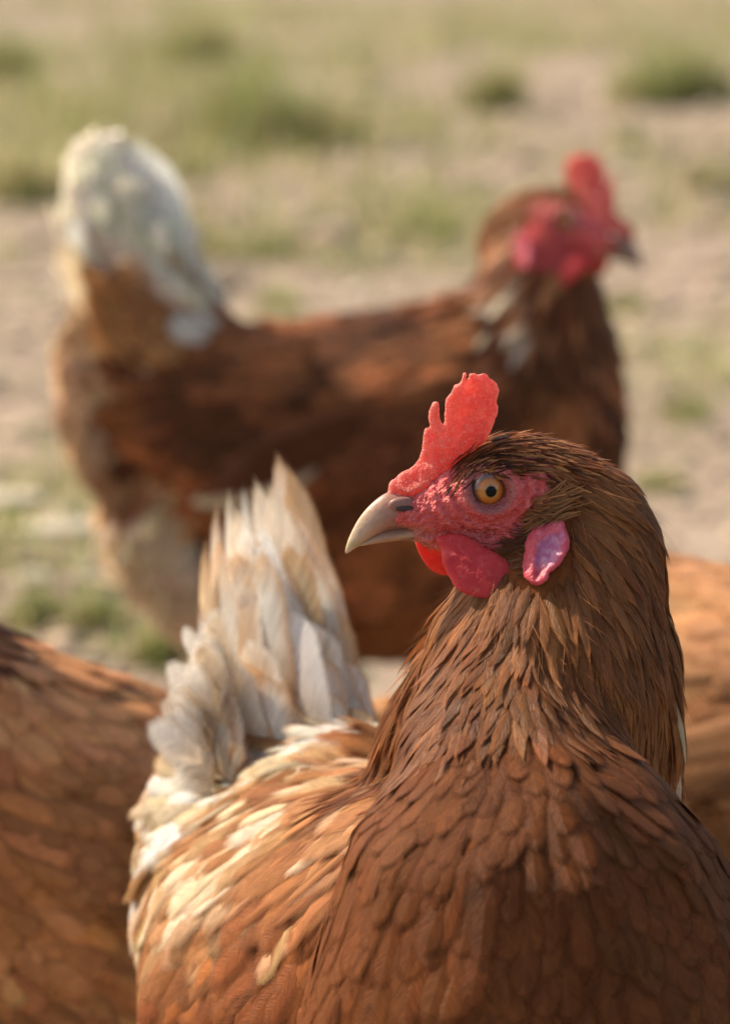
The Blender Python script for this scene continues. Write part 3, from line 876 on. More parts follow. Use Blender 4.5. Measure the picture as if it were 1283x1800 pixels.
def ctrlF(px, py, d, dx, dy, dd): return (np.array(PF(px, py, d)), (dx, dd, -dy))
flowF = [
    ctrlF(800, 800, 1.10, 0.9, -0.5, 0), ctrlF(860, 770, 1.10, 1, -0.12, 0), ctrlF(950, 765, 1.10, 1, 0.15, 0), ctrlF(900, 815, 1.085, 1, 0.10, 0), ctrlF(1000, 850, 1.085, 0.9, 0.55, 0),
    ctrlF(1060, 830, 1.10, 0.75, 0.65, 0), ctrlF(1120, 920, 1.10, 0.4, 0.9, 0), ctrlF(1030, 950, 1.08, 0.5, 0.9, 0), ctrlF(1150, 1020, 1.10, 0.15, 1, 0),
    ctrlF(1000, 1060, 1.07, 0.12, 1, 0), ctrlF(900, 1060, 1.07, -0.12, 1, 0), ctrlF(830, 1060, 1.09, -0.5, 0.9, 0), ctrlF(920, 1000, 1.085, 0.1, 1, 0),
    ctrlF(1080, 1200, 1.08, 0.12, 1, 0), ctrlF(1180, 1200, 1.11, 0.05, 1, 0.1), ctrlF(1000, 1200, 1.06, 0.10, 1, 0), ctrlF(880, 1150, 1.06, -0.05, 1, 0), ctrlF(790, 1150, 1.09, -0.45, 1, 0), ctrlF(720, 1250, 1.11, -0.42, 1, 0.1),
    ctrlF(1120, 1380, 1.11, 0.26, 1, 0.05), ctrlF(670, 1400, 1.13, -0.30, 1, 0.1), ctrlF(640, 1470, 1.14, -0.25, 1, 0.1),
    ctrlF(890, 1300, 1.03, 0.0, 1, 0), ctrlF(800, 1400, 1.03, -0.18, 1, 0), ctrlF(980, 1400, 1.02, 0.15, 1, 0), ctrlF(900, 1550, 1.0, 0, 1, 0), ctrlF(1080, 1550, 1.02, 0.25, 1, 0), ctrlF(740, 1560, 1.04, -0.25, 1, 0.1),
    ctrlF(900, 1750, 0.98, 0, 1, 0), ctrlF(1200, 1700, 1.03, 0.22, 1, 0.2), ctrlF(680, 1750, 1.04, -0.35, 1, 0.3), ctrlF(900, 1950, 1.0, -0.1, 1, 0.4),
    ctrlF(640, 1580, 1.12, -0.8, 0.65, 0.6), ctrlF(560, 1660, 1.12, -0.85, 0.7, 0.6), ctrlF(430, 1740, 1.17, -0.75, 0.8, 0.5), ctrlF(320, 1800, 1.22, -0.45, 1, 0.4),
    ctrlF(640, 1450, 1.2, -0.9, 0.5, 0.6), ctrlF(560, 1500, 1.22, -0.9, 0.55, 0.5), ctrlF(600, 1350, 1.25, -0.75, 0.0, 0.7), ctrlF(480, 1520, 1.24, -0.9, 0.5, 0.4), ctrlF(400, 1600, 1.24, -0.75, 0.8, 0.3), ctrlF(300, 1560, 1.26, -0.5, 1, 0.3), ctrlF(280, 1680, 1.26, -0.2, 1, 0.3),
    ctrlF(420, 1420, 1.26, -0.8, 0.1, 0.4), ctrlF(320, 1400, 1.29, -0.85, 0.45, 0.3), ctrlF(400, 1300, 1.27, -0.55, -0.6, 0.3), ctrlF(520, 1320, 1.27, -0.3, -0.9, 0.3), ctrlF(470, 1200, 1.29, -0.1, -1, 0.1), ctrlF(330, 1290, 1.29, -0.7, -0.5, 0.2),
]
def excludeF(p, nm):
    q = xf(Matrix(MFi.tolist()), p)
    px = 870 - q[:, 0] * HS; py = 870 - q[:, 2] * HS; pt = np.stack([px, py], 1)
    _, a = poly_dist(pt, FACE_POLY); _, b = poly_dist(pt, np.array(COMB))
    _, e = poly_dist(pt, EAR_POLY)
    bare = (a | e) & (np.abs(q[:, 1]) < 0.04)
    front_ = (px < 790) & (py < 1000) & (py > 700)
    return (bare | front_ | (b & (np.abs(q[:, 1]) < 0.006))) if nm in ('head', 'neck') else np.zeros(len(p), bool)

def colourF(nm, p, n):
    w = p + BASE
    d = (w[:, 1] * CP - (w[:, 2] - CAM_H) * SP)
    x = w[:, 0] / d * FPX + 641.5
    y = 900 - (w[:, 1] * SP + (w[:, 2] - CAM_H) * CP) / d * FPX
    m1 = nz3(p, 22); m2 = nz3(p, 60, 7)
    if nm == 'head':
        k = rng.random((n, 1))
        c = np.where(k < 0.22, DARK * 1.0, np.where(k < 0.7, BROWN * 1.35, RUST * 1.15))
        br = ((y < 830) & (x < 900))[:, None]
        c = np.where(br & (k < 0.45), DARK * 0.4, c)
        c1 = rand_cols(c, n, 0.2)
        return c1 * 0.8, c1, np.clip(c1 * 1.25 + 0.02, 0, .8)
    if nm in ('neck', 'cape_left', 'cape_right', 'throat'):
        k = np.clip(0.5 + m1[:, None] * .5 + m2[:, None] * .35 + rng.normal(0, .16, (n, 1)), 0, 1)
        c = DARK * 1.5 * (1 - k) + RUST * .95 * k
        pale = (y > 1230) & (x > 1110) & (rng.random(n) < 0.10) & (nm == 'cape_right')
        c = np.where(pale[:, None], CREAM * 0.8, c)
        c1 = rand_cols(c * (.78 if nm == 'throat' else .86), n, 0.15) * np.array((1.03, .97, .92))
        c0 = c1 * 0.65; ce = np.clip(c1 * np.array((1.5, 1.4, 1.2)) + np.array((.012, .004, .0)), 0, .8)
        return c0, c1, ce
    if nm == 'breast':
        c1 = rand_cols(BROWN * np.array((.74, .74, .76)), n, 0.08, 0.02) * (1 + .22 * m1[:, None])
        return c1 * 0.75, c1, np.clip(c1 * 1.12, 0, .8)
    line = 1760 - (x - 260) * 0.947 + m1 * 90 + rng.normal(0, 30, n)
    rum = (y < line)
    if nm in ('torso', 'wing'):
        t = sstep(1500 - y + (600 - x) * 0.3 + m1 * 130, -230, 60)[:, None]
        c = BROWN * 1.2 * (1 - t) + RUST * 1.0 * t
        pk = (rng.random(n) < (0.012 if nm == 'wing' else 0.03))[:, None]
        c = np.where(pk, BUFF * .7, c)
        c1 = rand_cols(c, n, 0.18)
        if nm == 'torso':
            kk = np.clip(.42 + m2[:, None] * 1.3 + m1[:, None] * .6 + rng.normal(0, .2, (n, 1)), 0, 1)
            cr = rand_cols(np.where(kk < .5, (RUST * .72) * (1 - kk * 2) + BUFF * .85 * kk * 2, BUFF * .85 * (2 - kk * 2) + CREAM * .95 * (kk * 2 - 1)), n, .08)
            lw = sstep(line - y, -60, 120)[:, None]
            c1 = c1 * (1 - lw) + cr * lw
        return c1 * 0.8 + 0.01, c1, np.clip(c1 * 1.3 + 0.02, 0, .8)
    # rump and tail: buff, cream, rust and white in patches
    k = rng.random((n, 1)) * .45 + .27 + m2[:, None] * 0.8 + m1[:, None] * 0.5
    up = sstep(1480 - y, 0, 320)[:, None]; lft = sstep(330 - x, -80, 60)[:, None]
    k = k + up * 0.22 + lft * 0.12
    c = np.where(k < 0.26, RUST, np.where(k < 0.52, BUFF * np.array((1, .92, .85)), np.where(k < 0.80, CREAM, WHITE)))
    c1 = rand_cols(c, n, 0.12)
    flip = rng.random((n, 1)) < 0.5
    ce = np.where(flip, np.clip(c1 * 1.3 + 0.08, 0, .82), BUFF * 0.95)
    c0 = np.where(flip, BUFF * 0.8, np.clip(c1 * 1.15, 0, .8))
    return c0, c1, ce
def breast_size(p):
    z = p[:, 2] + BASE[2]
    return 0.50 + 0.30 * sstep(0.335 - z, 0.0, 0.05) + 0.25 * sstep(0.30 - z, 0.0, 0.08)
stylesF = {
    'head': dict(sp=0.00135, L=0.0085, W=0.00075, kind='hackle', h1=0.0014, cling=0.8, camber=0.4, cols=3, wild=0.12, roll=0.2),
    'neck': dict(sp=0.0022, L=0.024, W=0.0026, kind='hackle', h1=0.0014, cling=0.75, camber=0.3, wild=0.09, roll=0.15),
    'cape_right': dict(sp=0.0025, L=0.034, W=0.0025, kind='hackle', h1=0.0022, cling=0.35, camber=0.35, wild=0.07, roll=0.18),
    'cape_left': dict(sp=0.0025, L=0.034, W=0.0024, kind='hackle', h1=0.0022, cling=0.35, camber=0.35, wild=0.07, roll=0.18),
    'throat': dict(sp=0.0030, L=0.024, W=0.0034, kind='hackle', h1=0.0014, cling=0.9, camber=0.2, wild=0.10, roll=0.12),
    'breast': dict(sp=0.0056, L=0.031, W=0.0102, kind='round', h1=0.0010, cling=0.96, camber=0.07, wild=0.10, roll=0.05, size=breast_size),
    'torso': dict(sp=0.0054, L=0.038, W=0.0078, kind='round', h1=0.0020, cling=0.92, wild=0.16, roll=0.12, camber=.16, jag=.12),
    'wing': dict(sp=0.0054, L=0.042, W=0.0075, kind='round', h1=0.0020, cling=0.9, wild=0.10, roll=0.12, camber=.18),
    'rump': dict(sp=0.0052, L=0.034, W=0.0080, kind='round', h1=0.0040, cling=0.8, wild=0.24, roll=0.2, jag=0.14),
    'tail': dict(sp=0.0050, L=0.042, W=0.0080, kind='round', h1=0.0060, cling=0.5, wild=0.20, roll=0.25, jag=0.14),
}
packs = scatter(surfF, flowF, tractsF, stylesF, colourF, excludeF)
def scoreF(v):
    """feathers facing the camera inside the frame, larger first"""
    c = v.mean(1) + BASE
    d = c[:, 1] * CP - (c[:, 2] - CAM_H) * SP
    x = c[:, 0] / d * FPX + 641.5; y = 900 - (c[:, 1] * SP + (c[:, 2] - CAM_H) * CP) / d * FPX
    nn = np.cross(v[:, 22] - v[:, 10], v[:, 19] - v[:, 15]); nn /= np.linalg.norm(nn, axis=1, keepdims=True) + 1e-12
    face = np.abs((nn * (c - np.array((0, 0, CAM_H)))).sum(1)) / np.linalg.norm(c - np.array((0, 0, CAM_H)), axis=1)
    near = -((nn) * 0).sum(1) + (1.25 - d)
    ok = (x > 0) & (x < 1283) & (y > 0) & (y < 1800)
    return np.where(ok & (d < 1.2), face + near * 2, 0)
def tract_obj(keys, name, mat, parent, singles=0, sname='feather', score=None):
    t = Tract()
    for k in keys:
        for pk in packs.get(k, []): t.add(pk)
    return t.build(name, mat, parent, singles, sname, score)
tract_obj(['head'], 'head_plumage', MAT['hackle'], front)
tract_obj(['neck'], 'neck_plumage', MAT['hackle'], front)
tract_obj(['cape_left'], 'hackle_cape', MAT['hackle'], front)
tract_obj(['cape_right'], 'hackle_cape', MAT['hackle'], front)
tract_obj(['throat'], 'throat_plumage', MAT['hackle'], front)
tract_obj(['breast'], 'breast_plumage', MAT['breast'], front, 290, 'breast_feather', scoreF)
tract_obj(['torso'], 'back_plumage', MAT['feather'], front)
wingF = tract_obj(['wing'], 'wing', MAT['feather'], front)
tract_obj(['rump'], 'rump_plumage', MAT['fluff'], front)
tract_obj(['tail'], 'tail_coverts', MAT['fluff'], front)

# fine wisps: thin barbs that stand off the outline of neck, head and breast
def wisps(surf, ctrl, tracts, spec, parent, name):
    p0, n0 = surf.sample(9000); lab = nearest_label(p0, tracts); nm = [t[0] for t in tracts]
    t = Tract()
    for key, cnt, L, W, h1, c in spec:
        s = np.nonzero(lab == nm.index(key))[0]
        p, n = p0[s], n0[s]
        if key in ('head', 'neck'):
            k = ~excludeF(p, key); p, n = p[k], n[k]
        p, n = p[:cnt], n[:cnt]
        d = flow(p, ctrl) + rng.normal(0, 0.25, p.shape)
        m = len(p)
        ribs, nr = march(surf, p, n, d, L * np.exp(rng.normal(0, .3, m)), np.full(m, 0.001), h1 * np.exp(rng.normal(0, .5, m)), 0.6)
        cc = rand_cols(np.array(c), m, 0.3)
        t.add(make_vanes(ribs, nr, np.full(m, W), 'hair', cc, cc, cc * 1.2, camber=0, cols=3, jag=0))
    return t.build(name, MAT['hackle'], parent)
wisps(surfF, flowF, tractsF, [('head', 260, 0.009, 0.00010, 0.0030, RUST), ('neck', 600, 0.016, 0.00013, 0.0048, RUST), ('cape_left', 160, 0.022, 0.00015, 0.005, BUFF), ('cape_right', 160, 0.022, 0.00015, 0.005, BUFF), ('breast', 260, 0.014, 0.00010, 0.0032, BROWN * 1.2), ('torso', 120, .018, .00012, .003, BUFF)], front, 'fine_barbs')

build_head(front, MF, True, skin=surfF)

# ear coverts: a small fan of brown bristle feathers over the ear, and bristles along jaw and brow
face_o = next(o for o in front.children if o.name.startswith('face'))
fv = np.array([x.co[:] for x in face_o.data.vertices]); ff = np.array([tuple(q.vertices) if len(q.vertices) == 4 else (*q.vertices, q.vertices[-1]) for q in face_o.data.polygons])
surfH = Surf(np.vstack([fv, bv]), np.vstack([ff, bf + len(fv)]))
def bristles(poly, spacing, L, W, h1, dirpx, cfun, name, kind='hackle', wild=0.15, near=True, cols=3):
    p, n = surfH.sample(400000)
    kk = np.linalg.norm(p - np.array(HC), axis=1) < 0.05
    p, n = p[kk], n[kk]
    q = xf(Matrix(MFi.tolist()), p)
    px = 870 - q[:, 0] * HS; py = 870 - q[:, 2] * HS
    _, ins = poly_dist(np.stack([px, py], 1), poly)
    k = np.nonzero(ins & (n @ np.array(lf) > 0.2))[0]
    k = np.array([i for i in k if surfH.bvh.ray_cast(Vector(p[i] + n[i] * 0.0004), Vector(lf))[0] is None], dtype=int)
    p, n, px, py = p[k], n[k], px[k], py[k]
    k = thin(p, np.full(len(p), spacing)); p, n, px, py = p[k], n[k], px[k], py[k]
    dx, dy = dirpx(px, py)
    d = -np.array(fw)[None] * dx[:, None] - np.array(upv)[None] * dy[:, None] + rng.normal(0, wild, p.shape)
    m = len(p)
    ribs, nr = march(surfH, p, n, d, L * np.exp(rng.normal(0, .25, m)), np.full(m, 0.0001), h1 * np.exp(rng.normal(0, .3, m)), 0.5)
    c = cfun(px, py, m)
    t = Tract(); t.add(make_vanes(ribs, nr, np.full(m, W), kind, c * 0.8, c, np.clip(c * 1.2, 0, .8), camber=0.3, cols=cols, jag=0.03))
    return t.build(name, MAT['hackle'], front)
one = np.ones_like
bristles(np.array([Z(*q) for q in [(655, 560), (672, 520), (700, 492), (745, 482), (790, 490), (798, 520), (785, 565), (745, 600), (700, 622), (660, 640)]]) + np.array((-26, -12)), 0.00050, 0.0080, 0.00042, 0.0032,
         lambda x, y: (one(x), -0.30 + (y - 870) / 160), lambda x, y, m: rand_cols(np.array((0.46, 0.22, 0.095)), m, 0.14), 'ear_tuft', wild=0.10)
bristles(np.array([Z(*q) for q in [(560, 640), (600, 600), (660, 560), (668, 640), (655, 700), (640, 740), (600, 740), (580, 690)]]) + np.array((-20, -8)), 0.0009, 0.0058, 0.0003, 0.0010,
         lambda x, y: (one(x), one(x) * 0.45), lambda x, y, m: rand_cols(np.array((0.17, 0.08, 0.045)), m, 0.25), 'jaw_bristles')
bristles(np.array([Z(*q) for q in [(355, 470), (362, 440), (400, 360), (430, 320), (560, 340), (640, 395), (560, 388), (480, 398), (410, 440), (375, 475)]]), 0.0012, 0.0085, 0.00038, 0.0012,
         lambda x, y: (one(x), -1.0 + np.clip((x - 765) / 75, 0, 1.15)), lambda x, y, m: rand_cols(np.where((rng.random((m, 1)) < .55), np.array((0.035, 0.016, 0.010)), BROWN), m, 0.3), 'brow_bristles')
bristles(np.array([Z(*q) for q in [(400, 530), (480, 560), (560, 560), (640, 500), (680, 520), (620, 620), (500, 640), (420, 600)]]), 0.0017, 0.0030, 0.00012, 0.0006,
         lambda x, y: (one(x), one(x) * 0.3), lambda x, y, m: rand_cols(np.array((0.09, 0.03, 0.025)), m, 0.3), 'face_bristles', kind='hair')
bristles(np.array([Z(*q) for q in [(220, 640), (300, 630), (340, 650), (340, 690), (280, 680), (230, 665)]]), 0.0010, 0.0045, 0.00016, 0.0012,
         lambda x, y: (one(x), one(x) * 1.1), lambda x, y, m: rand_cols(np.array((0.32, 0.20, 0.11)), m, 0.3), 'chin_bristles', kind='hair')

# tail feathers: a steep tent of long white quills, each its own
def tailspec(bx, by, bd, mx, my, md, tx, ty, td, w, c1, ce, nx=0.0, c0=None):
    return (PF(bx, by, bd), PF(mx, my, md), PF(tx, ty, td), (-0.74 + nx * .35, -0.56, 0.36), w * 1.5, CREAM if c0 is None else c0, np.array(c1), np.array(ce))
specs = [
    tailspec(512, 1330, 1.325, 520, 1060, 1.345, 484, 790, 1.36, .0080, WHITE, BUFF * 1.15, 0.5),
    tailspec(540, 1330, 1.320, 552, 1090, 1.338, 500, 806, 1.355, .0072, CREAM, BUFF * 1.05, 0.9),
    tailspec(565, 1330, 1.312, 580, 1150, 1.325, 535, 930, 1.345, .0070, WHITE, BUFF * 1.1, 0.8),
    tailspec(590, 1330, 1.305, 600, 1200, 1.312, 560, 1040, 1.33, .0065, CREAM, BUFF * 1.2, 0.9),
    tailspec(495, 1330, 1.316, 488, 1080, 1.330, 446, 836, 1.345, .0075, WHITE, CREAM, 0.2),
    tailspec(470, 1330, 1.310, 448, 1090, 1.322, 424, 834, 1.335, .0052, WHITE, WHITE * .9, -0.1),
    tailspec(455, 1330, 1.306, 416, 1090, 1.316, 400, 842, 1.33, .0050, WHITE * 0.98, CREAM, -0.4),
    tailspec(440, 1330, 1.300, 388, 1110, 1.308, 380, 868, 1.32, .0055, WHITE, BUFF * 1.2, -0.6),
    tailspec(425, 1330, 1.296, 368, 1140, 1.302, 362, 930, 1.31, .0055, CREAM, BUFF * 1.1, -0.7),
    tailspec(530, 1340, 1.300, 535, 1140, 1.312, 498, 930, 1.325, .0085, WHITE, BUFF * 1.2, 0.4, CREAM),
    tailspec(480, 1340, 1.292, 468, 1150, 1.300, 432, 940, 1.312, .0085, WHITE * .97, BUFF, -0.1, CREAM),
    tailspec(450, 1340, 1.286, 405, 1170, 1.293, 385, 985, 1.305, .0072, WHITE, CREAM, -0.4, CREAM),
    tailspec(560, 1350, 1.290, 572, 1200, 1.300, 545, 1010, 1.31, .0075, CREAM, BUFF, 0.6, BUFF),
    tailspec(505, 1345, 1.297, 505, 1100, 1.314, 470, 850, 1.335, .0090, WHITE, CREAM, 0.1, CREAM),
    tailspec(525, 1345, 1.296, 532, 1120, 1.312, 505, 880, 1.330, .0085, WHITE, BUFF * 1.2, 0.3, CREAM),
    tailspec(465, 1345, 1.294, 440, 1120, 1.306, 412, 885, 1.322, .0085, WHITE, CREAM, -0.2, CREAM),
    tailspec(440, 1345, 1.290, 400, 1150, 1.300, 380, 940, 1.312, .0080, WHITE, BUFF * 1.2, -0.4, CREAM),
    tailspec(490, 1345, 1.288, 482, 1150, 1.298, 455, 925, 1.312, .0090, WHITE, CREAM, 0.0, CREAM),
    tailspec(545, 1345, 1.287, 556, 1170, 1.297, 532, 960, 1.310, .0085, WHITE, BUFF * 1.2, 0.4, CREAM),
]
def lerp2(a, b, t): return a + (b - a) * t
for i in range(52):        # broad coverts that climb the tail and lean together
    t = rng.random() ** .8; u = rng.random()
    bx = lerp2(390, 640, u) + rng.normal(0, 8); by = 1405 - t * 150 + 30 * max(0, u - .8) + rng.normal(0, 12)
    an = math.atan2(455 - bx, by - 560) + rng.normal(0, .05) - .38 * (1 - t) * (1 - u) - .06 * (1 - u)
    Lp = rng.uniform(230, 360) * (.72 + .35 * t) * (1 - .45 * max(0, u - .7) / .3)
    tx, ty = bx + math.sin(an) * Lp, by - math.cos(an) * Lp
    mx, my = (bx + tx) / 2 + rng.normal(0, 5), (by + ty) / 2
    dep = 1.256 + t * .034 + rng.normal(0, .003)
    k = rng.random()
    c = WHITE * 1.02 if k < .66 else (CREAM if k < .93 else BUFF * 1.1)
    e = rng.random()
    specs.append(tailspec(bx, by, dep, mx, my, dep + .004, tx, ty, dep + rng.uniform(.006, .014), rng.uniform(.0055, .0095), rand_cols(c, 1, .05)[0], BUFF * 1.15 if e < .5 else WHITE, (u - .5) * .6 + rng.normal(0, .1), BUFF * 1.1 if rng.random() < .4 else CREAM))
for i in range(60):        # loose white fringe down the left of the tail
    t = rng.random()
    bx, by = 392 + rng.normal(0, 16) - 20 * t, 1190 + 200 * t + rng.normal(0, 10)
    an = -.30 - .75 * t + rng.normal(0, .13); Lp = rng.uniform(80, 125)
    tx, ty = bx + math.sin(an) * Lp, by - math.cos(an) * Lp
    dep = 1.266 + rng.normal(0, .006)
    specs.append(tailspec(bx, by, dep, (bx + tx) / 2, (by + ty) / 2 - 6, dep + .002, tx, ty, dep + .008, rng.uniform(.0036, .0058), WHITE if rng.random() < .7 else CREAM, WHITE if rng.random() < .7 else BUFF, -.4 + rng.normal(0, .2), CREAM))
for s in specs:
    v, f, c, u, k = free_feathers([s], 'round' if s[4] < .0074 and rng.random() < .7 else 'flight', camber=.2)
    mesh_obj('tail_feather', v, f, MAT['tail'] if s[4] > .0088 else MAT['fluff'], front, colors=c, fuv=u)
for s, dx in ((1, 0.045), (-1, -0.045)):
    a = PF(760, 1740, 1.16)
    build_leg(front, (dx, 0.0, a.z - 0.06), (dx, 0.0, 0.0), (0.35, -0.9, 0))

# ================================================================== HENS OF THE SAME BREED IN THE BACKGROUND
def X(px): return (px - 600) / 2542.0
def ZZ(py): return 0.209 - 3.875e-4 * (py - 900)
def build_hen(loc, rz, colour, scale=1.0, head=True, tail='raised', neck_turn=R(35), head_pitch=R(12), seed=1, wing_edge=None, beak_dark=0.6, hs=1.0, comb_w=1.0):
    root = empty('hen', loc, rz); root.scale = (scale,) * 3
    global rng
    rng = np.random.default_rng(seed)
    def B(px, py, r, y=0.0): return (Vector((X(px), y, ZZ(py))), (r, r * 0.86, r))
    def c2(*pts): return sweep([B(*q) for q in pts])
    # head pose
    hc = Vector((X(990), 0.0, ZZ(386)))
    f_ = Vector((math.cos(neck_turn) * math.cos(head_pitch), math.sin(neck_turn) * math.cos(head_pitch), -math.sin(head_pitch)))
    l_ = Vector((0, 0, 1)).cross(f_).normalized(); u_ = f_.cross(l_)
    Mh = Matrix(((f_.x, l_.x, u_.x, hc.x), (f_.y, l_.y, u_.y, hc.y), (f_.z, l_.z, u_.z, hc.z), (0, 0, 0, 1))) @ Matrix.Diagonal((hs, hs, hs, 1))
    hb2 = [(xf(Mh, c)[0], np.array((r[0], r[1], r[2])) * hs) for c, r in head_balls(Mh)]
    tl = c2((290, 600, .052), (255, 520, .046), (228, 430, .042), (212, 350, .034), (205, 305, .022)) if tail == 'raised' else c2((300, 690, .045), (240, 705, .03), (200, 715, .015))
    tr = [
        ('head', hb2),
        ('neck', c2((985, 400, .022), (960, 440, .032), (945, 510, .044), (935, 590, .054), (900, 660, .062))),
        ('torso', c2((270, 690, .052), (380, 745, .072), (520, 806, .097), (680, 805, .106), (800, 775, .104), (865, 760, .096)) + c2((560, 950, .085), (740, 950, .088), (860, 880, .08))),
        ('breast', c2((965, 630, .048), (945, 720, .062), (922, 830, .070))),
        ('fluff', c2((330, 930, .058), (430, 1030, .058), (560, 1080, .045))),
        ('rump', c2((205, 610, .036), (222, 700, .044), (250, 770, .045), (300, 830, .045))),
        ('tail', tl),
    ]
    V, F = balls_mesh([b for _, bs in tr for b in bs], ICO2)
    v, f = remesh(V, F, 0.005, 5, 0.5)
    sf = Surf(v, f)
    lb = nearest_label(v, tr)
    bc = np.tile(BROWN, (len(v), 1)); bc[lb == 6] = CREAM; bc[lb == 4] = BUFF
    qh = xf(Mh.inverted(), v); qx = 870 - qh[:, 0] * HS; qy = 870 - qh[:, 2] * HS
    bc[(qx < 960) & (qy > 830) & (qy < 990) & (lb <= 1)] = (0.36, 0.055, 0.05)
    mesh_obj('body', v - sf.n * 0.001, f, MAT['down'], root, colors=bc)
    def ct(px, py, y, dx, dy, ds=0.0): return (np.array((X(px), y, ZZ(py))), (dx, ds, -dy))
    fl = []
    for s in (1, -1):
        fl += [ct(1030, 340, s * .02, -1, 0.0), ct(960, 370, s * .03, -.7, .7), ct(930, 480, s * .05, -.45, 1), ct(1030, 520, s * .04, -.1, 1), ct(850, 620, s * .08, -.6, 1),
               ct(950, 650, s * .06, -.3, 1), ct(1060, 650, s * .04, -.1, 1), ct(1060, 800, s * .05, -.3, 1), ct(950, 850, s * .09, -.6, 1), ct(780, 640, s * .07, -1, .25), ct(780, 800, s * .1, -1, .3), ct(600, 600, s * .06, -1, .1), ct(600, 800, s * .1, -1, .25), ct(450, 620, s * .06, -1, .05), ct(450, 800, s * .09, -1, .3),
               ct(330, 700, s * .06, -1, .1), ct(250, 620, s * .05, -.4, -.8), ct(215, 430, s * .04, -.1, -1), ct(180, 700, s * .04, -.6, .9), ct(230, 820, s * .04, -.4, 1), ct(330, 950, s * .06, -.4, 1), ct(450, 1050, s * .05, -.4, 1), ct(650, 1050, s * .08, -.8, .6), ct(800, 1000, s * .08, -.9, .5)]
    st = {
        'head': dict(sp=0.0026, L=0.010, W=0.0015, kind='hackle', h1=0.0018, cols=3),
        'neck': dict(sp=0.0050, L=0.036, W=0.0050, kind='hackle', h1=0.0045, cling=.8),
        'torso': dict(sp=0.0080, L=0.038, W=0.0105, kind='round', h1=0.0026, cling=.9, wild=.12),
        'breast': dict(sp=0.0085, L=0.030, W=0.0110, kind='round', h1=0.0026, cling=.9),
        'fluff': dict(sp=0.0085, L=0.034, W=0.0110, kind='round', h1=0.0080, cling=.7, wild=.2, roll=.3),
        'rump': dict(sp=0.0080, L=0.036, W=0.0110, kind='round', h1=0.0075, cling=.75, wild=.2, roll=.25),
        'tail': dict(sp=0.0075, L=0.044, W=0.0115, kind='round', h1=0.0070, cling=.6, wild=.15, roll=.2),
    }
    Mi = Mh.inverted()
    def exc(p, nm):
        if nm not in ('head', 'neck'): return np.zeros(len(p), bool)
        q = xf(Mi, p); px = 870 - q[:, 0] * HS; py = 870 - q[:, 2] * HS; pt = np.stack([px, py], 1)
        _, a = poly_dist(pt, FACE_POLY); _, b = poly_dist(pt, np.array(COMB))
        return (a & (py > 822)) | ((px < 955) & (py > 838) & (py < 985)) | ((px < 790) & (py < 1000) & (py > 700)) | (b & (np.abs(q[:, 1]) < .006))
    pk = scatter(sf, fl, tr, st, colour, exc)
    for key, nm, mt in (('head', 'head_plumage', 'hackle'), ('neck', 'neck_plumage', 'hackle'), ('torso', 'back_plumage', 'feather'), ('breast', 'breast_plumage', 'feather'), ('fluff', 'thigh_plumage', 'fluff'), ('rump', 'rump_plumage', 'fluff'), ('tail', 'tail_coverts', 'fluff')):
        t = Tract()
        for q in pk.get(key, []): t.add(q)
        t.build(nm, MAT[mt], root)
    # folded wings: coverts over the flank, then flight feathers
    for s in (1, -1):
        pts, dirs, LL, WW, c1 = [], [], [], [], []
        def row(x0, z0, x1, z1, n, L, W, c, dx=-1.0, dz=0.12):
            for i in range(n):
                t = i / max(1, n - 1)
                pts.append((X(x0 + (x1 - x0) * t), s * 0.2, ZZ(z0 + (z1 - z0) * t))); dirs.append((dx, 0, -dz)); LL.append(L); WW.append(W); c1.append(c)
        for j in range(7): row(840 - j * 16, 610 + j * 28, 700 - j * 42, 600 + j * 36, 5, 0.045, 0.0095, colour.wing if j % 2 else colour.wing * 1.15, -1, .25)
        p, n = [], []
        for q in pts:
            w, nn, _, _ = sf.bvh.find_nearest(Vector(q)); p.append(w); n.append(nn)
        m = len(p)
        ribs, nr = march(sf, np.array(p), np.array(n), np.array(dirs, float), np.array(LL), np.full(m, .004), np.full(m, .007), .9)
        cc = rand_cols(np.array(c1), m, .15)
        t = Tract(); t.add(make_vanes(ribs, nr, np.array(WW), 'round', cc * .8, cc, cc * 1.4))
        wg = t.build('wing', MAT['feather'], root); wg.pop('kind', None)
        # primaries and secondaries, one object each
        pts, dirs, LL, WW, c1 = [], [], [], [], []
        for j in range(9):
            row(625 - j * 14, 600 + j * 17, 640, 640, 1, 0.105 - j * 0.0015, 0.0085, colour.flight(j), -1.0, 0.40 - j * 0.012)
        p, n = [], []
        for q in pts:
            w, nn, _, _ = sf.bvh.find_nearest(Vector(q)); p.append(w); n.append(nn)
        m = len(p)
        ribs, nr = march(sf, np.array(p), np.array(n), np.array(dirs, float), np.array(LL), np.linspace(.009, .007, m), np.linspace(.012, .015, m), .85)
        for i in range(m):
            c = np.array([c1[i]])
            v, f, cc, u, k = make_vanes(ribs[i:i + 1], nr[i:i + 1], np.array([WW[i]]), 'flight', c * .9, c, np.clip(c * 1.5 + .03, 0, .8))
            mesh_obj('flight_feather', v, f, MAT['tail'], wg, colors=cc, fuv=u)
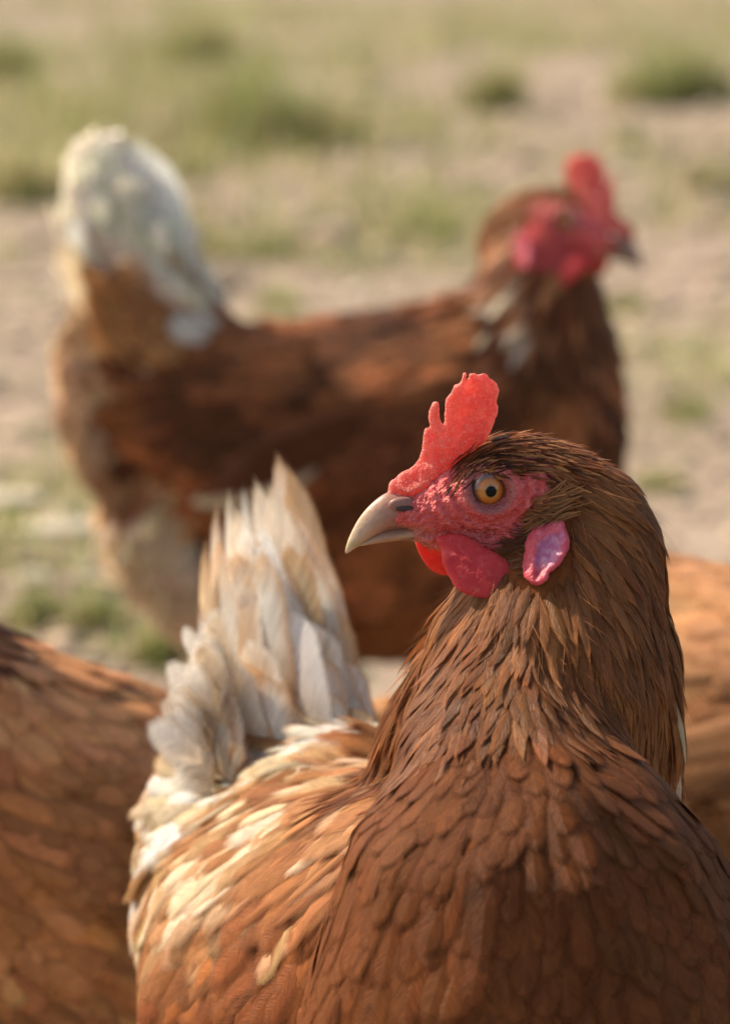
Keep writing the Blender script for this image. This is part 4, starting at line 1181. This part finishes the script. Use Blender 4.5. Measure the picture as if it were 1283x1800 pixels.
    # tail feathers
    for s in (1, -1):
        for j in range(8):
            t = j / 7
            b = Vector((X(300 - 60 * t), s * .014, ZZ(560 + 60 * t)))
            if tail == 'raised':
                tp = Vector((X(265 - 150 * t), s * (.020 + .012 * t), ZZ(250 + 150 * t * t)))
                md = Vector((X(312 - 140 * t), s * (.024 + .01 * t), ZZ(410 + 90 * t)))
            else:
                b = Vector((X(300), s * .014, ZZ(670 + 60 * t)))
                tp = Vector((X(110 + 20 * t), s * (.016 + .012 * t), ZZ(690 + 80 * t)))
                md = Vector((X(205), s * (.02 + .01 * t), ZZ(670 + 80 * t)))
            c = rand_cols(WHITE * .95 if t < .9 else CREAM, 1, .06)[0]
            v, f, cc, u, k = free_feathers([(b, md, tp, (.1, s, 0), .0125, colour.tail0, c, np.clip(c * 1.08, 0, .85))])
            mesh_obj('tail_feather', v, f, MAT['tail'], root, colors=cc, fuv=u)
    build_head(root, Mh, False, beak_dark, sf, comb_w)
    for s in (1, -1): build_leg(root, (-.005 + s * .02, s * .045, .12), (-.005 + s * .02, s * .045, 0), (1, 0, 0))
    return root

class Plum:
    wing = BROWN * 0.9
    tail0 = BUFF
    def __init__(s, **k): s.__dict__.update(k)
    def flight(s, j): return s.edge if j >= 7 else s.wing * (1.0 if j % 2 else 1.2)
    edge = BUFF
    torso = BROWN; dark = DARK; hackle_tip = True; pale = 0.35
    def __call__(s, nm, p, n):
        m1 = nz3(p, 13, s.seed); m2 = nz3(p, 38, s.seed + 3)
        px = p[:, 0] * 2542 + 600; py = 900 - (p[:, 2] - .209) / 3.875e-4
        if nm == 'head':
            c = rand_cols(RUST * .85, n, .2); k = rng.random(n) < .3; c[k] = DARK; return c, c, c * 1.2
        if nm == 'neck':
            k = rng.random((n, 1))
            c = np.where(k < .3, DARK, np.where(k < .75, BROWN, RUST))
            if s.hackle_tip:
                tip = (py > 520 + m1 * 60) & (px < 915) & (py < 690) & (rng.random(n) < .45)
                c = np.where(tip[:, None], CREAM * .9, c)
            c = rand_cols(c, n, .18); return c * .8, c, np.clip(c * 1.3 + .01, 0, .8)
        if nm == 'torso':
            k = m1[:, None] * 1.0 + m2[:, None] * .5 + rng.normal(0, .12, (n, 1))
            c = s.dark + (s.torso * 1.45 - s.dark) * np.clip(.42 + k * 1.1, 0, 1)
            b = ((px < 190 + m1 * 40) | ((py > 830) & (px < 330)))[:, None]
            c = np.where(b, BUFF * .9, c)
            c = rand_cols(c, n, .10); return c * .85, c, np.clip(c * 1.2 + .005, 0, .8)
        if nm == 'breast':
            c = rand_cols(s.torso * 1.1, n, .15); return c * .8, c, c * 1.2
        if nm == 'fluff':
            k = rng.random((n, 1)) + m1[:, None] * .8 + sstep(px, 520, 330)[:, None] * .0 + (px < 400)[:, None] * .35
            t = np.clip(sstep(500 - px, -70, 130) + m1 * .3 + rng.normal(0, .08, n), 0, 1)[:, None]; c = BROWN * 1.4 * (1 - t) + CREAM * t; c = rand_cols(c, n, .07); return c * .9, c, np.clip(c * 1.1, 0, .85)
        if nm == 'rump':
            k = rng.random((n, 1)) + m1[:, None] * .7 + (px < 160)[:, None] * .4
            t = np.clip(sstep(215 - px, -50, 70) + m1 * .35 + rng.normal(0, .1, n), 0, 1)[:, None]; c = BROWN * 1.5 * (1 - t) + (BUFF * .6 + CREAM * .4) * t; c = rand_cols(c, n, .08); return c * .85, c, np.clip(c * 1.2, 0, .8)
        k = rng.random((n, 1)) * .35 + .12 + m1[:, None] * .4 + m2[:, None] * .4 + sstep(420 - py, -60, 110)[:, None] * .75 + ((px < 165) | (px > 320))[:, None] * .5
        c = np.where(k < .45, BUFF * np.array((1.05, .95, .85)), np.where(k < .62, CREAM * np.array((1, .93, .85)), WHITE * np.array((1.02, .965, .90)))); c = rand_cols(c, n, .05)
        return np.where(rng.random((n, 1)) < .5, BUFF * 1.2, c), c, np.clip(c * 1.05, 0, .85)

bg_at = P(600, 900, 2.25)
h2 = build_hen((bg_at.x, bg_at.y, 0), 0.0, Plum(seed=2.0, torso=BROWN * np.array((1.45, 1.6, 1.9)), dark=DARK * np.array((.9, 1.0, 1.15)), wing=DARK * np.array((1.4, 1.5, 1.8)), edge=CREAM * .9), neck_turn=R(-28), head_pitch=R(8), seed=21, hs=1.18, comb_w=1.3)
tag(h2, 'blurred hen standing further back, facing right, whole back and white tail in view', 'hen', 'hens')
lf_at = P(-60, 1300, 1.42)
h3 = build_hen((lf_at.x, lf_at.y, -0.005), R(203), Plum(seed=9.0, torso=np.array((.54, .25, .108)), dark=np.array((.42, .185, .076)), wing=np.array((.42, .185, .075)), hackle_tip=False, edge=CREAM * .8), 0.84, tail='low', neck_turn=R(10), seed=31)
h3.rotation_euler = (0, R(-15), R(203))
tag(h3, 'orange brown hen cut off by the left edge, only its back and wing showing', 'hen', 'hens')
rt_at = P(1500, 1300, 1.52)
h4 = build_hen((rt_at.x, rt_at.y, 0), R(-35), Plum(seed=14.0, torso=np.array((.38, .185, .085)), dark=np.array((.27, .12, .05)), wing=np.array((.30, .14, .06)), edge=np.array((.30, .14, .06)), hackle_tip=False), 0.90, tail='low', neck_turn=R(-10), seed=41)
tag(h4, 'hen cut off by the right edge, its feathered flank showing behind the nearest neck', 'hen', 'hens')
rng = np.random.default_rng(5)

# ================================================================== GROUND
def gh(x, y):
    return 0.012 * noise.noise(Vector((x * 1.3, y * 1.3, 0))) + 0.006 * noise.noise(Vector((x * 6, y * 6, 3)))
ys = np.concatenate([np.linspace(-3, 1.2, 12), np.linspace(1.3, 6, 130), 6 + np.cumsum(np.linspace(.04, .35, 110)), np.array([35, 45, 60, 90, 140, 220, 400, 700])])
ts = np.linspace(-1, 1, 90)
V, F = [], []
for y in ys:
    hw = 2.5 + max(0, y) * 0.35 + (max(0, y - 35) * 1.5)
    for t in ts:
        x = t * hw
        V.append((x, y, gh(x, y) if y < 40 else 0.0))
nx = len(ts)
F = np.array([(j * nx + i, j * nx + i + 1, (j + 1) * nx + i + 1, (j + 1) * nx + i) for j in range(len(ys) - 1) for i in range(nx - 1)])
g = mesh_obj('ground', V, F, MAT['soil']); g['kind'] = 'structure'

GREEN = np.array((0.24, 0.28, 0.085)); YEL = np.array((0.36, 0.33, 0.14)); STRAW = np.array((0.50, 0.40, 0.22)); DGREEN = np.array((0.12, 0.14, 0.045))
def blades(roots, height, lean, width, cols_):
    """strips of three segments; roots (N,3)"""
    n = len(roots); a = rng.random(n) * 2 * math.pi
    d = np.stack([np.cos(a), np.sin(a), np.zeros(n)], 1); s = np.stack([-np.sin(a), np.cos(a), np.zeros(n)], 1)
    ln = lean * np.abs(rng.normal(.6, .4, n)); hh = height * np.exp(rng.normal(-.1, .3, n))
    V = []
    for t, w in ((0, 1), (.4, .85), (.75, .55), (1, .08)):
        c = roots + np.array((0, 0, 1)) * (hh * (t - .25 * t * t * np.minimum(ln, 1.5)))[:, None] + d * (hh * ln * t * t)[:, None]
        V += [c - s * (width * w), c + s * (width * w)]
    V = np.stack(V, 1).reshape(-1, 3)
    q = np.array([(0, 1, 3, 2), (2, 3, 5, 4), (4, 5, 7, 6)])
    F = (q[None] + (np.arange(n) * 8)[:, None, None]).reshape(-1, 4)
    return V, F, np.repeat(cols_, 8, axis=0)
def tuft(px, py, wpx, hgt, n, mixg, label, group=None, straw=.3):
    c = ground_at(px, py); r = wpx / FPX * (c.y / CP) / 2
    o_c = np.array((c.x, c.y, gh(c.x, c.y)))
    m = 5; sub = [(rng.normal(0, .45) * r, rng.normal(0, .35) * r, rng.uniform(.55, 1.1)) for _ in range(m)]
    roots, hts = [], []
    for i in range(n):
        sx, sy, sh = sub[rng.integers(m)]
        roots.append((sx + rng.normal(0, .25) * r, sy + rng.normal(0, .25) * r, 0)); hts.append(sh * hgt)
    k = rng.random((n, 1)); cc = np.where(k < straw, STRAW, np.where(k < straw + (1 - straw) * mixg, GREEN, YEL)); k2 = rng.random((n, 1)); cc = np.where(k2 < .1, DGREEN, cc)
    V, F, C = blades(np.array(roots), np.array(hts), 1.0, 0.0020 + .0005 * c.y / 4, rand_cols(cc, n, .2))
    o = mesh_obj('grass_tuft', V, F, MAT['blade'], colors=C)
    o.location = o_c
    tag(o, label, 'grass', group or 'grass tufts on the bare soil')
    return o
tuft(485, 262, 250, .26, 900, .75, 'large green grass tuft on the soil above the middle of the far hen\'s back')
tuft(1150, 185, 200, .26, 800, .7, 'large dark green grass tuft near the upper right corner', straw=.2)
tuft(872, 196, 110, .20, 420, .6, 'narrow green grass tuft to the upper left of the far hen\'s comb')
tuft(25, 145, 150, .24, 600, .7, 'dark grass tuft at the upper left corner, cut by the edge', straw=.2)
tuft(362, 118, 120, .34, 420, .6, 'tall grass tuft standing behind the largest tuft, to its left')
tuft(35, 355, 130, .13, 500, .45, 'yellowish grass tuft at the left edge beside the far hen\'s tail', straw=.5)
tuft(425, 452, 150, .045, 420, .9, 'low bright green grass patch just right of the far hen\'s tail')
tuft(730, 420, 170, .05, 420, .7, 'low green grass patch left of the far hen\'s neck')
tuft(1250, 330, 130, .08, 380, .5, 'thin yellow green grass at the right edge beyond the far hen\'s comb', straw=.45)
tuft(135, 1105, 150, .030, 480, .8, 'low yellow green grass patch at left, above the orange brown hen')
tuft(265, 1170, 110, .030, 380, .85, 'small bright grass patch beside the pale tail of the nearest hen')
tuft(1190, 745, 90, .022, 240, .7, 'small grass sprig on the soil right of the far hen\'s breast')
tuft(1165, 860, 90, .022, 240, .5, 'short yellowish grass sprig behind the nearest hen\'s nape', straw=.4)
tuft(1110, 545, 80, .03, 200, .7, 'small grass sprig right of the far hen\'s throat')
tuft(490, 540, 90, .04, 220, .7, 'small grass sprig along the far hen\'s back')

# scattered short grass: ground cover that nobody could count
def cover(n, yr, hgt, wid, thr, cols_, f=1.1, off=0.0):
    V = []
    while len(V) < n:
        y = yr[0] * (yr[1] / yr[0]) ** rng.random(); x = rng.uniform(-1, 1) * (0.45 + y * .16)
        if noise.noise(Vector((x * f + off, y * f * .8, 7))) + .5 * noise.noise(Vector((x * f * 3.3, y * f * 3, 2 + off))) + rng.normal(0, .12) > thr:
            for _ in range(4):
                xx, yy = x + rng.normal(0, .02) * (1 + y * .1), y + rng.normal(0, .02) * (1 + y * .1)
                V.append((xx, yy, gh(xx, yy)))
    V = np.array(V); n = len(V)
    k = rng.integers(0, len(cols_), n)
    cc = rand_cols(np.array(cols_)[k], n, .2)
    return blades(V, hgt * (0.6 + V[:, 1] * .06), 1.0, wid, cc)
a = cover(16000, (1.8, 9), .035, .0016, .24, [GREEN, YEL, STRAW, GREEN * 1.1])
b = cover(16000, (6, 34), .075, .0042, .03, [GREEN, YEL, YEL, STRAW, DGREEN], f=.55, off=4)
V = np.vstack([a[0], b[0]]); F = np.vstack([a[1], b[1] + len(a[0])]); C = np.vstack([a[2], b[2]])
o = mesh_obj('ground_grass', V, F, MAT['blade'], colors=C)
tag(o, 'short yellow green grass scattered over the bare soil', 'grass', kind='stuff')

# crumbs of soil, and stones
def crumb_mesh(n, yr, size):
    bv0, bf0 = ico(1); V, F, C = [], [], []
    for i in range(n):
        y = yr[0] * (yr[1] / yr[0]) ** rng.random(); x = rng.uniform(-1, 1) * (.4 + y * .15)
        s = size * np.exp(rng.normal(0, .5)) * (1 + y * .08)
        v = bv0 * np.array((s * rng.uniform(.8, 1.6), s * rng.uniform(.8, 1.6), s * rng.uniform(.4, .9))) * (1 + rng.normal(0, .13, (len(bv0), 1)))
        an = rng.random() * 6.28; ca, sa = math.cos(an), math.sin(an)
        v = v @ np.array(((ca, -sa, 0), (sa, ca, 0), (0, 0, 1))) + np.array((x, y, gh(x, y) + s * .15))
        V.append(v); F.append(bf0 + i * len(bv0)); C.append(np.tile(rand_cols(np.array((.34, .26, .185)), 1, .28), (len(bv0), 1)))
    return np.vstack(V), np.vstack(F), np.vstack(C)
V, F, C = crumb_mesh(5200, (1.7, 14), .0065)
o = mesh_obj('soil_crumbs', V, F, MAT['stone'], colors=C, smooth=False)
tag(o, 'loose crumbs of dry soil strewn over the ground', 'soil', kind='stuff')
def stone(px, py, wpx, label, flat=.3, c=(.50, .43, .34)):
    g_ = ground_at(px, py); r = wpx / FPX * (g_.y / CP) / 2
    v, f = ICO3; v = v.copy()
    v *= (1 + .22 * nz3(v, 1.4, px))[:, None]; v *= (1 + .06 * nz3(v, 5, px))[:, None]
    v = v * np.array((r, r * .8, r * flat))
    o = mesh_obj('stone', v, f, MAT['stone'], colors=np.tile(np.array(c), (len(v), 1)))
    o.location = (g_.x, g_.y, r * flat * .35)
    tag(o, label, 'stone', 'pale stones on the soil')
stone(25, 885, 110, 'pale flat stone cut by the left edge, level with the far hen\'s belly')
stone(105, 938, 150, 'broad pale stone just left of the far hen\'s cream thigh', .25)
stone(60, 1020, 90, 'smaller tan stone below the two pale stones at left', .3, (.42, .36, .26))
